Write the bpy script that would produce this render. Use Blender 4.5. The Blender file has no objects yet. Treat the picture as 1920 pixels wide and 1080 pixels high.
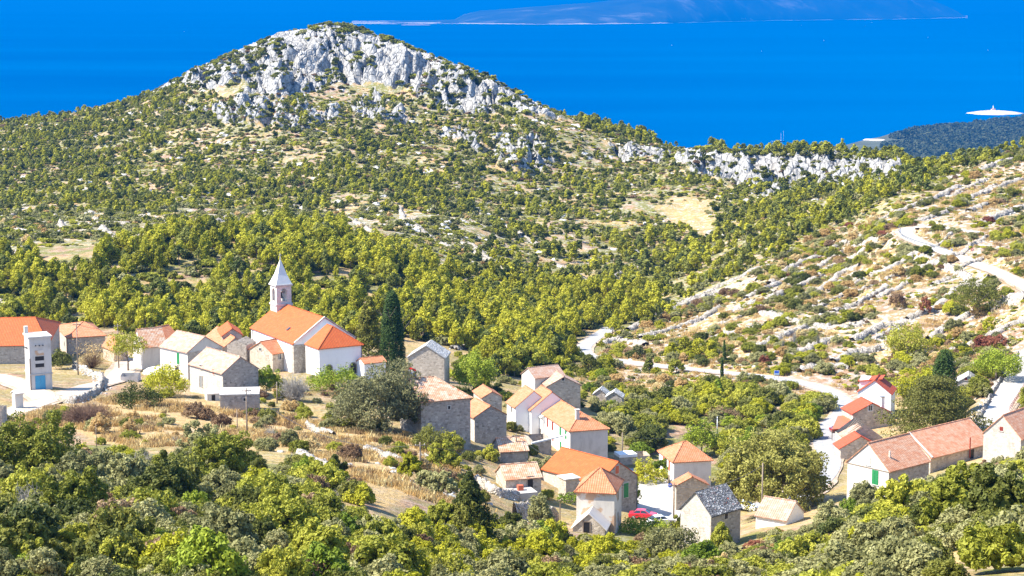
import bpy, bmesh, math, random
import numpy as np
from mathutils import Vector, Matrix
R = math.radians
random.seed(7); rng = np.random.default_rng(7)
S = bpy.context.scene
COL = S.collection

# ------------------------------------------------------------------ camera, sky, sun, exposure
F = 3580.0                      # focal length in photo pixels (photo 1920 wide)
PITCH = R(8.5)                  # camera looks down by this
CP, SP = math.cos(PITCH), math.sin(PITCH)
HC = 300.0                      # camera height above the sea
cam = bpy.data.cameras.new('camera'); camo = bpy.data.objects.new('camera', cam); COL.objects.link(camo)
cam.sensor_width = 36; cam.lens = F*36/1920; cam.clip_start = 1; cam.clip_end = 200000
camo.location = (0, 0, HC); camo.rotation_euler = (R(90)-PITCH, 0, 0); S.camera = camo

SUN_EL = R(49); SUN_AZ = R(-98)   # sun to the left, a little behind the camera
W = bpy.data.worlds.new('World'); S.world = W; W.use_nodes = True
nt = W.node_tree; nt.nodes.clear()
out = nt.nodes.new('ShaderNodeOutputWorld'); bg = nt.nodes.new('ShaderNodeBackground')
sky = nt.nodes.new('ShaderNodeTexSky'); sky.sky_type = 'NISHITA'; sky.sun_disc = False
sky.sun_elevation = SUN_EL; sky.sun_rotation = SUN_AZ; sky.altitude = 300; sky.air_density = 1.0; sky.dust_density = 0.3; sky.ozone_density = 3.0
tc = nt.nodes.new('ShaderNodeTexCoord'); sxz = nt.nodes.new('ShaderNodeSeparateXYZ'); rmp = nt.nodes.new('ShaderNodeValToRGB'); mul = nt.nodes.new('ShaderNodeMix'); mul.data_type = 'RGBA'; mul.blend_type = 'MULTIPLY'; mul.inputs[0].default_value = 1
rmp.color_ramp.elements[0].position = .02; rmp.color_ramp.elements[0].color = (.01,.25,.70,1); rmp.color_ramp.elements[1].position = .22; rmp.color_ramp.elements[1].color = (.92,.97,1,1)   # deep blue air low over the horizon
nt.links.new(tc.outputs['Generated'], sxz.inputs[0]); nt.links.new(sxz.outputs[2], rmp.inputs[0]); nt.links.new(sky.outputs[0], mul.inputs[6]); nt.links.new(rmp.outputs[0], mul.inputs[7])
nt.links.new(mul.outputs[2], bg.inputs[0]); bg.inputs[1].default_value = 0.14
nt.links.new(bg.outputs[0], out.inputs[0])
sl = bpy.data.lights.new('sun', 'SUN'); sl.energy = 4.9; sl.angle = R(0.5); sl.color = (1.0, 0.93, 0.80)
so = bpy.data.objects.new('sun', sl); COL.objects.link(so)
sd = Vector((math.sin(SUN_AZ)*math.cos(SUN_EL), math.cos(SUN_AZ)*math.cos(SUN_EL), math.sin(SUN_EL)))        # towards the sun
so.rotation_euler = sd.to_track_quat('Z', 'Y').to_euler()
S.view_settings.view_transform = 'Standard'; S.view_settings.look = 'None'
S.view_settings.exposure = 1.43; S.view_settings.gamma = 1
S.render.engine = 'CYCLES'
S.cycles.use_denoising = True
S.cycles.max_bounces = 5; S.cycles.diffuse_bounces = 3; S.cycles.glossy_bounces = 2; S.cycles.transmission_bounces = 3
S.cycles.transparent_max_bounces = 6; S.cycles.volume_bounces = 0; S.cycles.sample_clamp_indirect = 4

# ------------------------------------------------------------------ bookkeeping
def tag(o, label=None, cat=None, group=None, kind=None):
    if label: o['label'] = label
    if cat: o['category'] = cat
    if group: o['group'] = group
    if kind: o['kind'] = kind
    return o
def link(o, parent=None):
    COL.objects.link(o)
    if parent is not None: o.parent = parent
    return o
def empty(name, loc=(0,0,0), rz=0.0):
    o = bpy.data.objects.new(name, None); o.location = loc; o.rotation_euler = (0,0,rz); o.empty_display_size = .5
    COL.objects.link(o); return o
def mesh_np(name, v, f, mats=(), smooth=False, midx=None, uv=None):
    """v (n,3), f (m,k) arrays with a constant k -> mesh"""
    v = np.asarray(v, np.float32); f = np.asarray(f, np.int32); k = f.shape[1]; m = len(f)
    me = bpy.data.meshes.new(name)
    me.vertices.add(len(v)); me.vertices.foreach_set('co', v.ravel())
    me.loops.add(m*k); me.loops.foreach_set('vertex_index', f.ravel())
    me.polygons.add(m); me.polygons.foreach_set('loop_start', np.arange(0, m*k, k, dtype=np.int32))
    if smooth: me.polygons.foreach_set('use_smooth', np.ones(m, bool))
    for mt in mats: me.materials.append(mt)
    if midx is not None: me.polygons.foreach_set('material_index', np.asarray(midx, np.int32))
    me.update(calc_edges=True)
    if uv is not None:
        l = me.uv_layers.new(name='uv'); l.data.foreach_set('uv', np.asarray(uv, np.float32).ravel())
    return me

# ------------------------------------------------------------------ noise in numpy
def _h(ix, iy, iz, s):
    with np.errstate(over='ignore'):
        n = (ix.astype(np.int64)*374761393 + iy.astype(np.int64)*668265263 + iz*2147483647 + s*1274126177) & 0xffffffff
        n = ((n ^ (n >> 13))*1274126177) & 0xffffffff
        n = (n ^ (n >> 16)) & 0xffffff
    return n/float(0xffffff)
def vn(x, y, s=0):
    ix = np.floor(x); iy = np.floor(y); fx = x-ix; fy = y-iy
    fx = fx*fx*fx*(fx*(fx*6-15)+10); fy = fy*fy*fy*(fy*(fy*6-15)+10)
    a = _h(ix,iy,0,s); b = _h(ix+1,iy,0,s); c = _h(ix,iy+1,0,s); d = _h(ix+1,iy+1,0,s)
    return (a*(1-fx)+b*fx)*(1-fy)+(c*(1-fx)+d*fx)*fy
def fbm(x, y, o=4, s=0):
    t = 0; a = .5; n = 0
    for i in range(o):
        t = t+a*vn(x*2**i+17.3*i, y*2**i-9.1*i, s+i); n += a; a *= .5
    return t/n
def ridged(x, y, o=4, s=0):
    t = 0; a = .5; n = 0
    for i in range(o):
        t = t+a*(1-np.abs(2*vn(x*2**i+7.7*i, y*2**i+3.3*i, s+i)-1)); n += a; a *= .5
    return t/n
def pip(px, py, poly):
    inside = np.zeros(np.shape(px), bool); n = len(poly); j = n-1
    for i in range(n):
        xi, yi = poly[i]; xj, yj = poly[j]
        if yi != yj:
            c = ((yi > py) != (yj > py)) & (px < (xj-xi)*(py-yi)/(yj-yi)+xi); inside ^= c
        j = i
    return inside
def sstep(a, b, x):
    t = np.clip((x-a)/(b-a), 0, 1); return t*t*(3-2*t)

# ------------------------------------------------------------------ pixel <-> world
def t_of_py(py):   # drop per metre of forward distance Y
    return np.tan(PITCH+np.arctan((np.asarray(py, float)-540)/F))
def py_of_t(t):
    return 540+F*(t*CP-SP)/(CP+t*SP)
def proj(X, Y, Z):
    d = Y*CP+(HC-Z)*SP
    return 960+F*X/d, 540+F*((HC-Z)*CP-Y*SP)/d
def X_of(px, Y, t): return (px-960)/F*Y*(CP+t*SP)
def at_z(px, py, z):                       # pixel on the horizontal plane z
    t = float(t_of_py(py)); Y = (HC-z)/t
    return Vector((X_of(px, Y, t), Y, z))
def at_d(px, py, Y):
    t = float(t_of_py(py)); return Vector((X_of(px, Y, t), Y, HC-t*Y))

# ------------------------------------------------------------------ terrain table: for photo columns, where the ground at distance D shows
def near(last_d, last_py):
    return [(1, 3900), (20, 1566), (60, 1566-(1566-last_py)*.86 if last_d < 100 else 1180)]
COLS = {
 -800: [(120,1080),(250,835),(320,740),(400,660),(560,600),(700,520),(850,430),(1000,350),(1200,290),(1400,262),(1700,330),(2500,470)],
 -200: [(120,1080),(180,935),(250,832),(300,762),(345,700),(400,655),(470,610),(560,480),(620,445),(700,420),(800,400),(900,370),(1050,300),(1200,245),(1290,233),(1450,250),(1700,330),(2500,475)],
 0:    [(120,1080),(180,935),(250,830),(295,760),(345,697),(400,655),(470,605),(560,470),(620,440),(700,415),(800,398),(900,360),(1050,290),(1200,238),(1290,227),(1450,245),(1700,330),(2500,475)],
 240:  [(120,1080),(180,932),(250,830),(295,765),(340,712),(390,660),(470,592),(550,465),(610,440),(700,405),(800,388),(900,345),(1050,255),(1170,203),(1240,194),(1350,215),(1700,340),(2500,475)],
 400:  [(120,1080),(180,930),(250,838),(300,768),(345,712),(390,665),(470,600),(550,465),(610,432),(700,408),(800,390),(900,330),(1020,225),(1130,140),(1190,117),(1300,150),(1700,340),(2500,475)],
 480:  [(120,1080),(180,932),(250,842),(300,775),(345,712),(390,668),(460,610),(540,480),(600,435),(700,412),(800,390),(900,320),(1010,215),(1110,120),(1160,80),(1260,120),(1700,340),(2500,475)],
 610:  [(125,1080),(185,935),(250,850),(300,782),(345,712),(390,668),(460,606),(540,490),(600,450),(700,420),(800,390),(900,310),(1010,220),(1090,150),(1130,70),(1155,45),(1250,90),(1700,345),(2500,478)],
 720:  [(135,1080),(195,945),(250,865),(300,790),(345,722),(385,680),(450,625),(530,520),(600,475),(700,430),(800,385),(900,315),(1010,230),(1080,165),(1110,95),(1140,66),(1230,110),(1700,350),(2500,480)],
 860:  [(155,1080),(205,975),(255,900),(300,825),(340,760),(385,700),(450,645),(530,570),(610,510),(700,455),(800,390),(900,315),(1000,250),(1050,190),(1080,135),(1100,117),(1190,160),(1700,360),(2500,485)],
 960:  [(170,1080),(215,1005),(260,930),(300,852),(345,770),(400,702),(460,655),(530,600),(610,540),(700,480),(800,410),(900,325),(980,265),(1030,215),(1060,180),(1075,166),(1160,200),(1700,365),(2500,490)],
 1040: [(180,1080),(220,1020),(265,950),(300,875),(345,790),(400,715),(460,662),(530,610),(610,560),(700,495),(800,415),(900,335),(980,270),(1030,225),(1060,208),(1140,240),(1700,370),(2500,490)],
 1200: [(190,1080),(240,1015),(275,962),(290,932),(320,868),(360,790),(410,722),(455,668),(520,612),(600,565),(700,500),(800,420),(900,340),(980,280),(1030,252),(1100,275),(1700,385),(2500,495)],
 1320: [(185,1080),(240,1030),(270,985),(290,940),(330,862),(370,780),(415,705),(460,650),(520,590),(610,530),(710,475),(800,410),(880,340),(920,300),(950,276),(1050,300),(1700,395),(2500,500)],
 1440: [(180,1080),(235,1012),(262,968),(290,935),(330,860),(365,780),(405,708),(450,632),(510,560),(580,500),(660,448),(760,402),(850,358),(890,330),(915,286),(1000,310),(1700,400),(2500,500)],
 1560: [(130,1080),(175,1055),(225,1000),(262,945),(300,885),(330,835),(365,775),(402,712),(445,628),(500,560),(560,495),(630,430),(700,390),(790,365),(850,350),(890,332),(912,288),(1000,312),(1700,405),(2500,505)],
 1680: [(95,1080),(130,1000),(180,985),(230,955),(275,905),(300,868),(335,815),(375,740),(410,690),(450,605),(500,520),(535,462),(580,412),(640,365),(720,335),(800,328),(870,322),(900,303),(1000,330),(1700,410),(2500,508)],
 1800: [(85,1080),(120,985),(165,950),(220,925),(270,885),(300,848),(335,790),(375,715),(415,650),(455,570),(490,505),(520,455),(570,400),(640,350),(700,312),(730,300),(800,325),(1000,370),(1700,420),(2500,510)],
 1920: [(80,1080),(120,960),(165,925),(220,895),(270,862),(300,825),(335,760),(375,690),(410,620),(440,545),(470,500),(510,455),(570,395),(640,335),(700,290),(725,284),(800,325),(1000,375),(1700,425),(2500,510)],
 2150: [(80,1060),(120,935),(165,895),(220,860),(270,830),(300,790),(335,720),(375,640),(410,560),(440,500),(480,450),(560,370),(640,300),(700,262),(740,250),(820,300),(1000,375),(1700,430),(2500,510)],
 2700: [(80,1000),(120,860),(200,780),(270,720),(335,620),(410,480),(480,390),(560,310),(640,250),(720,225),(820,280),(1000,375),(1700,430),(2500,510)],
}
LD0, LD1 = math.log(2.0), math.log(2500.0)
ND = 700; lgD = np.linspace(LD0, LD1, ND); pxs = np.array(sorted(COLS)); 
TT = np.zeros((len(pxs), ND))
def pchip(x, y, q):
    x = np.asarray(x, float); y = np.asarray(y, float); h = np.diff(x); dl = np.diff(y)/h; n = len(x); m = np.zeros(n)
    for i in range(1, n-1):
        if dl[i-1]*dl[i] > 0:
            w1 = 2*h[i]+h[i-1]; w2 = h[i]+2*h[i-1]; m[i] = (w1+w2)/(w1/dl[i-1]+w2/dl[i])
    m[0] = dl[0]; m[-1] = dl[-1]
    k = np.clip(np.searchsorted(x, q)-1, 0, n-2); hh = h[k]; s = (q-x[k])/hh
    return (y[k]*(1+2*s)*(1-s)**2+m[k]*hh*s*(1-s)**2+y[k+1]*s*s*(3-2*s)+m[k+1]*hh*s*s*(s-1))
for i, c in enumerate(pxs):
    p = COLS[int(c)]; p = [(2, 2700), (12, 2050), (40, 1330 if p[0][0] < 100 else 1500), (62, p[0][1]+60 if p[0][0] < 100 else 1290)]+p
    a = np.log([q[0] for q in p]); b = t_of_py([q[1] for q in p])
    TT[i] = pchip(a, b, lgD)
PXG = np.arange(-1000, 2901, 10.0)
TG = np.zeros((len(PXG), ND))
for j in range(ND): TG[:, j] = pchip(pxs, TT[:, j], np.clip(PXG, pxs[0], pxs[-1]))
def smooth(a, ax, n):
    k = np.hanning(2*n+3)[1:-1]; k /= k.sum()
    pad = [(0,0),(0,0)]; pad[ax] = (n, n); b = np.pad(a, pad, mode='edge')
    return np.apply_along_axis(lambda r: np.convolve(r, k, 'valid'), ax, b)
TG = smooth(TG, 0, 4); TG = smooth(TG, 1, 2)
def t_base(px, D):
    i = np.clip((px-PXG[0])/10.0, 0, len(PXG)-1.001); j = np.clip((np.log(D)-LD0)/(LD1-LD0)*(ND-1), 0, ND-1.001)
    i0 = i.astype(int); j0 = j.astype(int); fi = i-i0; fj = j-j0
    return (TG[i0,j0]*(1-fi)+TG[i0+1,j0]*fi)*(1-fj)+(TG[i0,j0+1]*(1-fi)+TG[i0+1,j0+1]*fi)*fj

# terrain grid in (slope s = X/D, D)
NS = 900; sg = np.linspace(-.40, .43, NS)
Dg = np.concatenate([np.geomspace(2, 70, 60)[:-1], np.geomspace(70, 500, 430)[:-1], np.linspace(500, 860, 150)[:-1], np.linspace(860, 1300, 330)[:-1], np.geomspace(1300, 2480, 26)])
NDg = len(Dg)
SS, DD = np.meshgrid(sg, Dg, indexing='ij')
tt = np.full(SS.shape, .2)
for _ in range(4):
    PX = 960+F*SS/(CP+tt*SP); tt = t_base(PX, DD)
PX = 960+F*SS/(CP+tt*SP); PY = py_of_t(tt)
XX = SS*DD; ZZ = HC-tt*DD

# rock masks (pale limestone crags), by where they stand
def blob(polys, w=14):
    m = np.zeros(PX.shape)
    wx = PX+(fbm(XX/26, DD/26, 3, 5)-.5)*70; wy = PY+(fbm(XX/22+50, DD/22, 3, 9)-.5)*44
    for p in polys: m = np.maximum(m, pip(wx, wy, p).astype(float))
    return m
P_PEAK = [(290,172),(350,138),(420,95),(480,60),(560,20),(640,0),(760,30),(860,70),(960,130),(1070,200),(1040,222),(960,212),(880,205),(800,180),(740,165),(690,150),(640,148),(590,165),(520,180),(450,160),(380,165),(330,175)]
P_CLIFF = [(1250,262),(1330,262),(1500,272),(1700,290),(1710,330),(1640,345),(1560,352),(1500,372),(1450,372),(1400,350),(1350,330),(1290,310)]
P_SPOTS = [[(655,180),(700,180),(745,215),(720,235),(670,225)],[(820,255),(860,232),(900,255),(890,290),(850,285)],[(930,255),(1010,262),(1030,300),(990,320),(930,300)],[(1150,262),(1240,270),(1230,300),(1160,300)],[(330,200),(520,190),(640,215),(560,245),(420,240)]]
ROCK = blob([P_PEAK, P_CLIFF]+P_SPOTS)
ROCK = smooth(smooth(ROCK, 0, 3), 1, 2)
# displacement
amp = .45*sstep(40, 120, DD)*(1+1.2*sstep(420, 700, DD))
ZZ = ZZ+(fbm(XX/14, DD/14, 4, 1)-.5)*amp*2.0
ZZ = ZZ+(fbm(XX/60, DD/45, 3, 3)-.5)*9*sstep(560, 900, DD)*(1-ROCK*.6)
wx = XX+ (fbm(XX/20, DD/20, 2, 77)-.5)*14
crestpy = np.where(DD > 880, PY, 9999).min(1)[:,None]
crag = (ridged(wx/17+DD/150, DD/52, 5, 21)-.55)*15+(ridged(wx/7, DD/20, 3, 31)**1.5-.4)*8+(ridged(wx/3.4, DD/7, 3, 37)-.5)*4.2
for sc_, sy_, dp_, sd_ in ((26, 75, 9, 91), (13, 44, 5, 95)):
    v_ = np.abs(2*fbm(wx/sc_+DD/120, DD/sy_, 2, sd_)-1); crag -= dp_*(1-sstep(0, .12, v_))
crag *= .22+.78*sstep(2, 24, PY-crestpy)
ZZ = ZZ+crag*ROCK*sstep(500, 800, DD)

# ------------------------------------------------------------------ roads (centre lines by pixel, on the undisplaced ground)
def ray_hit(px, py, Zf=None, d0=30, d1=2400):
    t = float(t_of_py(py)); Ds = np.geomspace(d0, d1, 5000); s = (px-960)/F*(CP+t*SP)
    Z = HC-t*Ds; G = H(s*Ds, Ds); k = np.nonzero(Z < G)[0]
    i = k[0] if len(k) else len(Ds)-1
    if i > 0 and len(k):
        a = Z[i-1]-G[i-1]; b = Z[i]-G[i]; f = a/(a-b); D = Ds[i-1]+(Ds[i]-Ds[i-1])*f
    else: D = Ds[i]
    return Vector((s*D, D, float(H(np.array([s*D]), np.array([D]))[0])))
def H(X, Y):
    X = np.asarray(X, float); Y = np.asarray(Y, float)
    i = np.clip((X/Y-sg[0])/(sg[1]-sg[0]), 0, NS-1.001); j = np.clip(np.interp(Y, Dg, np.arange(NDg)), 0, NDg-1.001)
    i0 = i.astype(int); j0 = j.astype(int); fi = i-i0; fj = j-j0
    return (ZZ[i0,j0]*(1-fi)+ZZ[i0+1,j0]*fi)*(1-fj)+(ZZ[i0,j0+1]*(1-fi)+ZZ[i0+1,j0+1]*fi)*fj
def Hs(x, y): return float(H(np.array([x]), np.array([y]))[0])
def spline(pts, step=1.5):
    P = [np.array(p, float) for p in pts]; P = [2*P[0]-P[1]]+P+[2*P[-1]-P[-2]]; o = []
    for i in range(1, len(P)-2):
        L = np.linalg.norm(P[i+1]-P[i]); n = max(2, int(L/step))
        for k in range(n):
            t = k/n; a, b, c, d = P[i-1:i+3]
            o.append(.5*((2*b)+(-a+c)*t+(2*a-5*b+4*c-d)*t*t+(-a+3*b-3*c+d)*t**3))
    o.append(P[-2]); return np.array(o)
def ground_line(pix, step=1.5):
    return spline([tuple(ray_hit(*p)) for p in pix], step)
ROADS = {  # name: (pixels, half width, material)
 'road_lower': ([(1150,612),(1118,632),(1096,650),(1100,664),(1128,672),(1170,679),(1250,688),(1340,697),(1420,705),(1500,717),(1560,737),(1590,760)], 1.9, 'asphalt'),
 'road_bend': ([(1590,760),(1572,785),(1552,803),(1546,830),(1555,868),(1530,905),(1480,935),(1420,948),(1340,945),(1290,940),(1250,925),(1215,905),(1190,880)], 2.0, 'asphalt'),
 'road_upper': ([(1830,436),(1785,430),(1745,425),(1712,427),(1697,436),(1715,450),(1765,470),(1815,490),(1870,510),(1925,538),(1990,575),(2100,640)], 2.3, 'pale'),
 'road_right': ([(1840,812),(1862,785),(1882,750),(1905,712),(1935,665),(1980,620)], 2.2, 'pale'),
 'track': ([(-120,800),(-40,788),(20,775),(75,755),(115,745),(170,725),(215,712),(235,690),(245,668)], 2.2, 'dusty'),
 'track_upper': ([(-120,700),(-30,702),(40,722),(85,748)], 2.0, 'dusty'),
}
RL = {}
for k, (pix, hw, m) in ROADS.items():
    L = ground_line(pix)
    z = L[:,2].copy(); n = 9; kk = np.ones(n)/n; z = np.convolve(np.pad(z, n//2, mode='edge'), kk, 'valid'); L[:,2] = z
    RL[k] = L
# parking yard by the orange house
YARD = [ray_hit(*p) for p in [(1172,955),(1192,905),(1215,898),(1250,915),(1290,938),(1275,960),(1262,990),(1215,985)]]
YZ = float(np.median([p.z for p in YARD]))
def flatten(X, Y, Zt, hw):
    pass
def flat_along(L, hw):
    global ZZ
    lo = L.min(0)-8; hi = L.max(0)+8
    m = (XX > lo[0]) & (XX < hi[0]) & (DD > lo[1]) & (DD < hi[1]); idx = np.nonzero(m.ravel())[0]
    if not len(idx): return
    x = XX.ravel()[idx]; y = DD.ravel()[idx]; zf = ZZ.ravel()
    for c in range(0, len(idx), 20000):
        a = slice(c, c+20000); d2 = (x[a,None]-L[None,:,0])**2+(y[a,None]-L[None,:,1])**2
        k = d2.argmin(1); d = np.sqrt(d2[np.arange(len(k)), k]); w = 1-sstep(hw+1.2, hw+5.0, d)
        zt = L[k,2]-.12
        zf[idx[a]] = zf[idx[a]]*(1-w)+zt*w
    ZZ = zf.reshape(XX.shape)
for k in RL: flat_along(RL[k], ROADS[k][1])
# yard flattening
yx = np.array([p.x for p in YARD]); yy = np.array([p.y for p in YARD]); yc = np.array([yx.mean(), yy.mean()])
d = np.hypot((XX-yc[0]), (DD-yc[1])); w = 1-sstep(6.5, 13, d); ZZ = ZZ*(1-w)+(YZ-.12)*w

# ------------------------------------------------------------------ materials
class NT:
    def __init__(s, name, rough=.8, spec=.3):
        s.m = bpy.data.materials.new(name); s.m.use_nodes = True; s.n = s.m.node_tree; s.n.nodes.clear()
        s.out = s.N('ShaderNodeOutputMaterial'); s.b = s.N('ShaderNodeBsdfPrincipled')
        s.b.inputs['Roughness'].default_value = rough; s.b.inputs['Specular IOR Level'].default_value = spec
        s.L(s.b.outputs[0], s.out.inputs[0]); s._co = {}
    def N(s, t): return s.n.nodes.new(t)
    def L(s, a, b): s.n.links.new(a, b)
    def co(s, kind='Object'):
        if kind not in s._co: s._co[kind] = s.N('ShaderNodeTexCoord').outputs[kind]
        return s._co[kind]
    def map(s, sc=(1,1,1), kind='Object', rot=(0,0,0)):
        m = s.N('ShaderNodeMapping'); m.inputs['Scale'].default_value = sc; m.inputs['Rotation'].default_value = rot; s.L(s.co(kind), m.inputs[0]); return m.outputs[0]
    def noise(s, scale, detail=3, rough=.5, vec=None):
        n = s.N('ShaderNodeTexNoise'); n.inputs['Scale'].default_value = scale; n.inputs['Detail'].default_value = detail; n.inputs['Roughness'].default_value = rough
        s.L(vec if vec is not None else s.co(), n.inputs['Vector']); return n.outputs['Fac']
    def voro(s, scale, feature='F1', vec=None, out='Distance'):
        n = s.N('ShaderNodeTexVoronoi'); n.feature = feature; n.inputs['Scale'].default_value = scale
        s.L(vec if vec is not None else s.co(), n.inputs['Vector']); return n.outputs[out]
    def ramp(s, fac, stops, interp='LINEAR'):
        r = s.N('ShaderNodeValToRGB'); r.color_ramp.interpolation = interp; e = r.color_ramp.elements
        while len(e) < len(stops): e.new(.5)
        for q, (p, c) in zip(e, stops):
            q.position = p; q.color = (*c, 1) if len(c) == 3 else c
        s.L(fac, r.inputs[0]); return r.outputs[0]
    def gray(s, fac, a, b): return s.ramp(fac, [(a, (0,0,0)), (b, (1,1,1))])
    def mix(s, fac, a, b, mode='MIX'):
        m = s.N('ShaderNodeMix'); m.data_type = 'RGBA'; m.blend_type = mode; m.clamp_factor = True
        for i, v in ((0, fac), (6, a), (7, b)):
            if isinstance(v, (int, float)): m.inputs[i].default_value = v
            elif isinstance(v, tuple): m.inputs[i].default_value = (*v, 1)
            else: s.L(v, m.inputs[i])
        return m.outputs[2]
    def math(s, op, a, b=0.0):
        m = s.N('ShaderNodeMath'); m.operation = op
        for i, v in ((0, a), (1, b)):
            if isinstance(v, (int, float)): m.inputs[i].default_value = v
            else: s.L(v, m.inputs[i])
        return m.outputs[0]
    def attr(s, name, typ='GEOMETRY'):
        a = s.N('ShaderNodeAttribute'); a.attribute_name = name; a.attribute_type = typ; return a.outputs['Fac']
    def rnd(s): return s.N('ShaderNodeObjectInfo').outputs['Random']
    def bump(s, h, strength=.5, dist=.1):
        b = s.N('ShaderNodeBump'); b.inputs['Strength'].default_value = strength; b.inputs['Distance'].default_value = dist
        s.L(h, b.inputs['Height']); s.L(b.outputs[0], s.b.inputs['Normal'])
    def col(s, c):
        if isinstance(c, tuple): s.b.inputs['Base Color'].default_value = (*c, 1)
        else: s.L(c, s.b.inputs['Base Color'])
        return s

def plain(name, c, rough=.7, var=.12, scale=6, spec=.3, metal=0):
    t = NT(name, rough, spec); n = t.noise(scale, 3)
    t.col(t.ramp(n, [(.25, tuple(v*(1-var) for v in c)), (.75, tuple(min(1, v*(1+var)) for v in c))])); t.b.inputs['Metallic'].default_value = metal
    return t.m

def m_ground():
    t = NT('dry_hillside', .95, .1)
    big = t.noise(.035, 4, .6); mid = t.noise(.25, 5, .65); fine = t.noise(1.6, 4, .7); vf = t.noise(6, 2, .6)
    soil = t.ramp(mid, [(.30, (.16,.095,.055)), (.48, (.29,.18,.115)), (.62, (.37,.26,.175)), (.78, (.43,.34,.235))])
    grass = t.ramp(fine, [(.30, (.26,.17,.07)), (.55, (.45,.31,.14)), (.75, (.54,.41,.22))])
    low = t.ramp(fine, [(.3, (.10,.105,.03)), (.6, (.20,.19,.055)), (.8, (.32,.28,.11))])
    stones = t.ramp(t.voro(1.1, 'F1', out='Color'), [(.1, (.26,.23,.20)), (.9, (.50,.47,.43))])
    rockc = t.ramp(t.noise(.5, 6, .7), [(.34, (.09,.09,.095)), (.43, (.26,.26,.255)), (.55, (.42,.41,.39)), (.8, (.52,.50,.47))])
    c = t.mix(t.gray(big, .42, .58), soil, grass)
    c = t.mix(t.attr('golden'), c, grass)
    c = t.mix(t.math('MULTIPLY', t.gray(t.noise(.11, 5, .7), .43, .53), t.attr('green')), c, low)
    st = t.math('MULTIPLY', t.gray(t.noise(.45, 5, .75), .50, .56), t.attr('stony'))
    c = t.mix(st, c, stones)
    c = t.mix(t.math('MULTIPLY', t.gray(fine, .60, .66), .6), c, low)
    vz = t.map((.34,.16,.22)); ck = t.voro(1.0, 'DISTANCE_TO_EDGE', vz); ck2 = t.voro(2.7, 'DISTANCE_TO_EDGE', vz)
    rockc = t.mix(t.gray(ck, .0, .05), (.13,.125,.12), rockc); rockc = t.mix(t.gray(ck2, -.02, .06), (.20,.19,.185), rockc)
    rockc = t.mix(t.math('MULTIPLY', t.gray(t.noise(.3, 5, .7, t.map((1,.3,.5))), .52, .68), .55), rockc, (.17,.16,.15))
    rk = t.math('ADD', t.attr('rock'), t.math('MULTIPLY', t.math('SUBTRACT', t.noise(.12, 4, .7), .5), 1.2))
    c = t.mix(t.gray(rk, .42, .58), c, rockc)
    t.col(c)
    h = t.math('ADD', t.math('MULTIPLY', fine, .6), t.math('MULTIPLY', vf, .25)); h = t.math('ADD', h, t.math('MULTIPLY', t.voro(1.3), .3)); h = t.math('ADD', h, t.math('MULTIPLY', t.math('MULTIPLY', t.math('MINIMUM', ck, .15), 9), t.gray(rk, .42, .58)))
    t.bump(h, .9, .5)
    return t.m
def m_road(name, a, b, c3):
    t = NT(name, .85, .2); n = t.noise(.8, 5, .65); f = t.noise(14, 2)
    c = t.ramp(n, [(.3, a), (.55, b), (.75, c3)]); c = t.mix(t.math('MULTIPLY', f, .25), c, (.75,.7,.62), 'MULTIPLY'); t.col(c); t.bump(f, .3, .03); return t.m
M = {}
M['ground'] = m_ground()
M['asphalt'] = m_road('grey_asphalt', (.25,.25,.26), (.33,.33,.34), (.41,.40,.39))
M['pale'] = m_road('pale_concrete_road', (.38,.36,.33), (.46,.43,.40), (.52,.49,.45))
M['dusty'] = m_road('dusty_gravel', (.38,.31,.25), (.47,.40,.33), (.55,.48,.41))
M['verge'] = m_road('gravel_verge', (.28,.20,.14), (.42,.33,.25), (.54,.46,.38))

def m_stone(name, a, b, mortar, scale=3.2, contrast=.8, bump=.8):
    t = NT(name, .9, .15); v = t.map((scale, scale, scale*1.5))
    d = t.voro(1.0, 'DISTANCE_TO_EDGE', v); cc = t.voro(1.0, 'F1', v, 'Color')
    c = t.ramp(cc, [(.1, a), (.9, b)]); c = t.mix(t.gray(t.noise(.6, 4, .7), .4, .7), c, mortar)
    c = t.mix(t.gray(d, .02, .09), mortar, c); st = t.noise(.9, 5, .7, t.map((1,1,.35))); c = t.mix(t.math('MULTIPLY', t.gray(st, .5, .75), .35), c, (.16,.14,.12))
    t.col(c); t.bump(t.math('MINIMUM', d, .12), bump, .25); return t.m
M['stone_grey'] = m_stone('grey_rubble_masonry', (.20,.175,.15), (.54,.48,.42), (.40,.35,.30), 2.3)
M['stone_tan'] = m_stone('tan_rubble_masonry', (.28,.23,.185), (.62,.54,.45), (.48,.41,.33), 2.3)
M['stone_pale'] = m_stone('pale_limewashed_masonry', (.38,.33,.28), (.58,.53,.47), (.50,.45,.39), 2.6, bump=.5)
M['ashlar'] = m_stone('squared_stone', (.36,.32,.27), (.56,.51,.44), (.28,.24,.2), 2.0)
def m_plaster(name, c, stain=(.36,.31,.27), amt=.4):
    t = NT(name, .85, .2); s1 = t.gray(t.noise(.9, 5, .7, t.map((1,1,.25))), .5, .78); s2 = t.gray(t.noise(.35, 4, .6), .55, .7)
    k = t.math('MULTIPLY', t.math('ADD', s1, t.math('MULTIPLY', s2, .6)), amt); cc = t.mix(k, c, stain); t.col(cc); t.bump(t.noise(9, 3), .25, .03); return t.m
M['white'] = m_plaster('white_plaster', (.80,.79,.77), (.55,.52,.5), .22)
M['offwhite'] = m_plaster('weathered_white_plaster', (.60,.56,.50), (.34,.29,.25), .5)
M['greyplaster'] = m_plaster('grey_weathered_render', (.52,.49,.46), (.24,.21,.19), .55)
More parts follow.
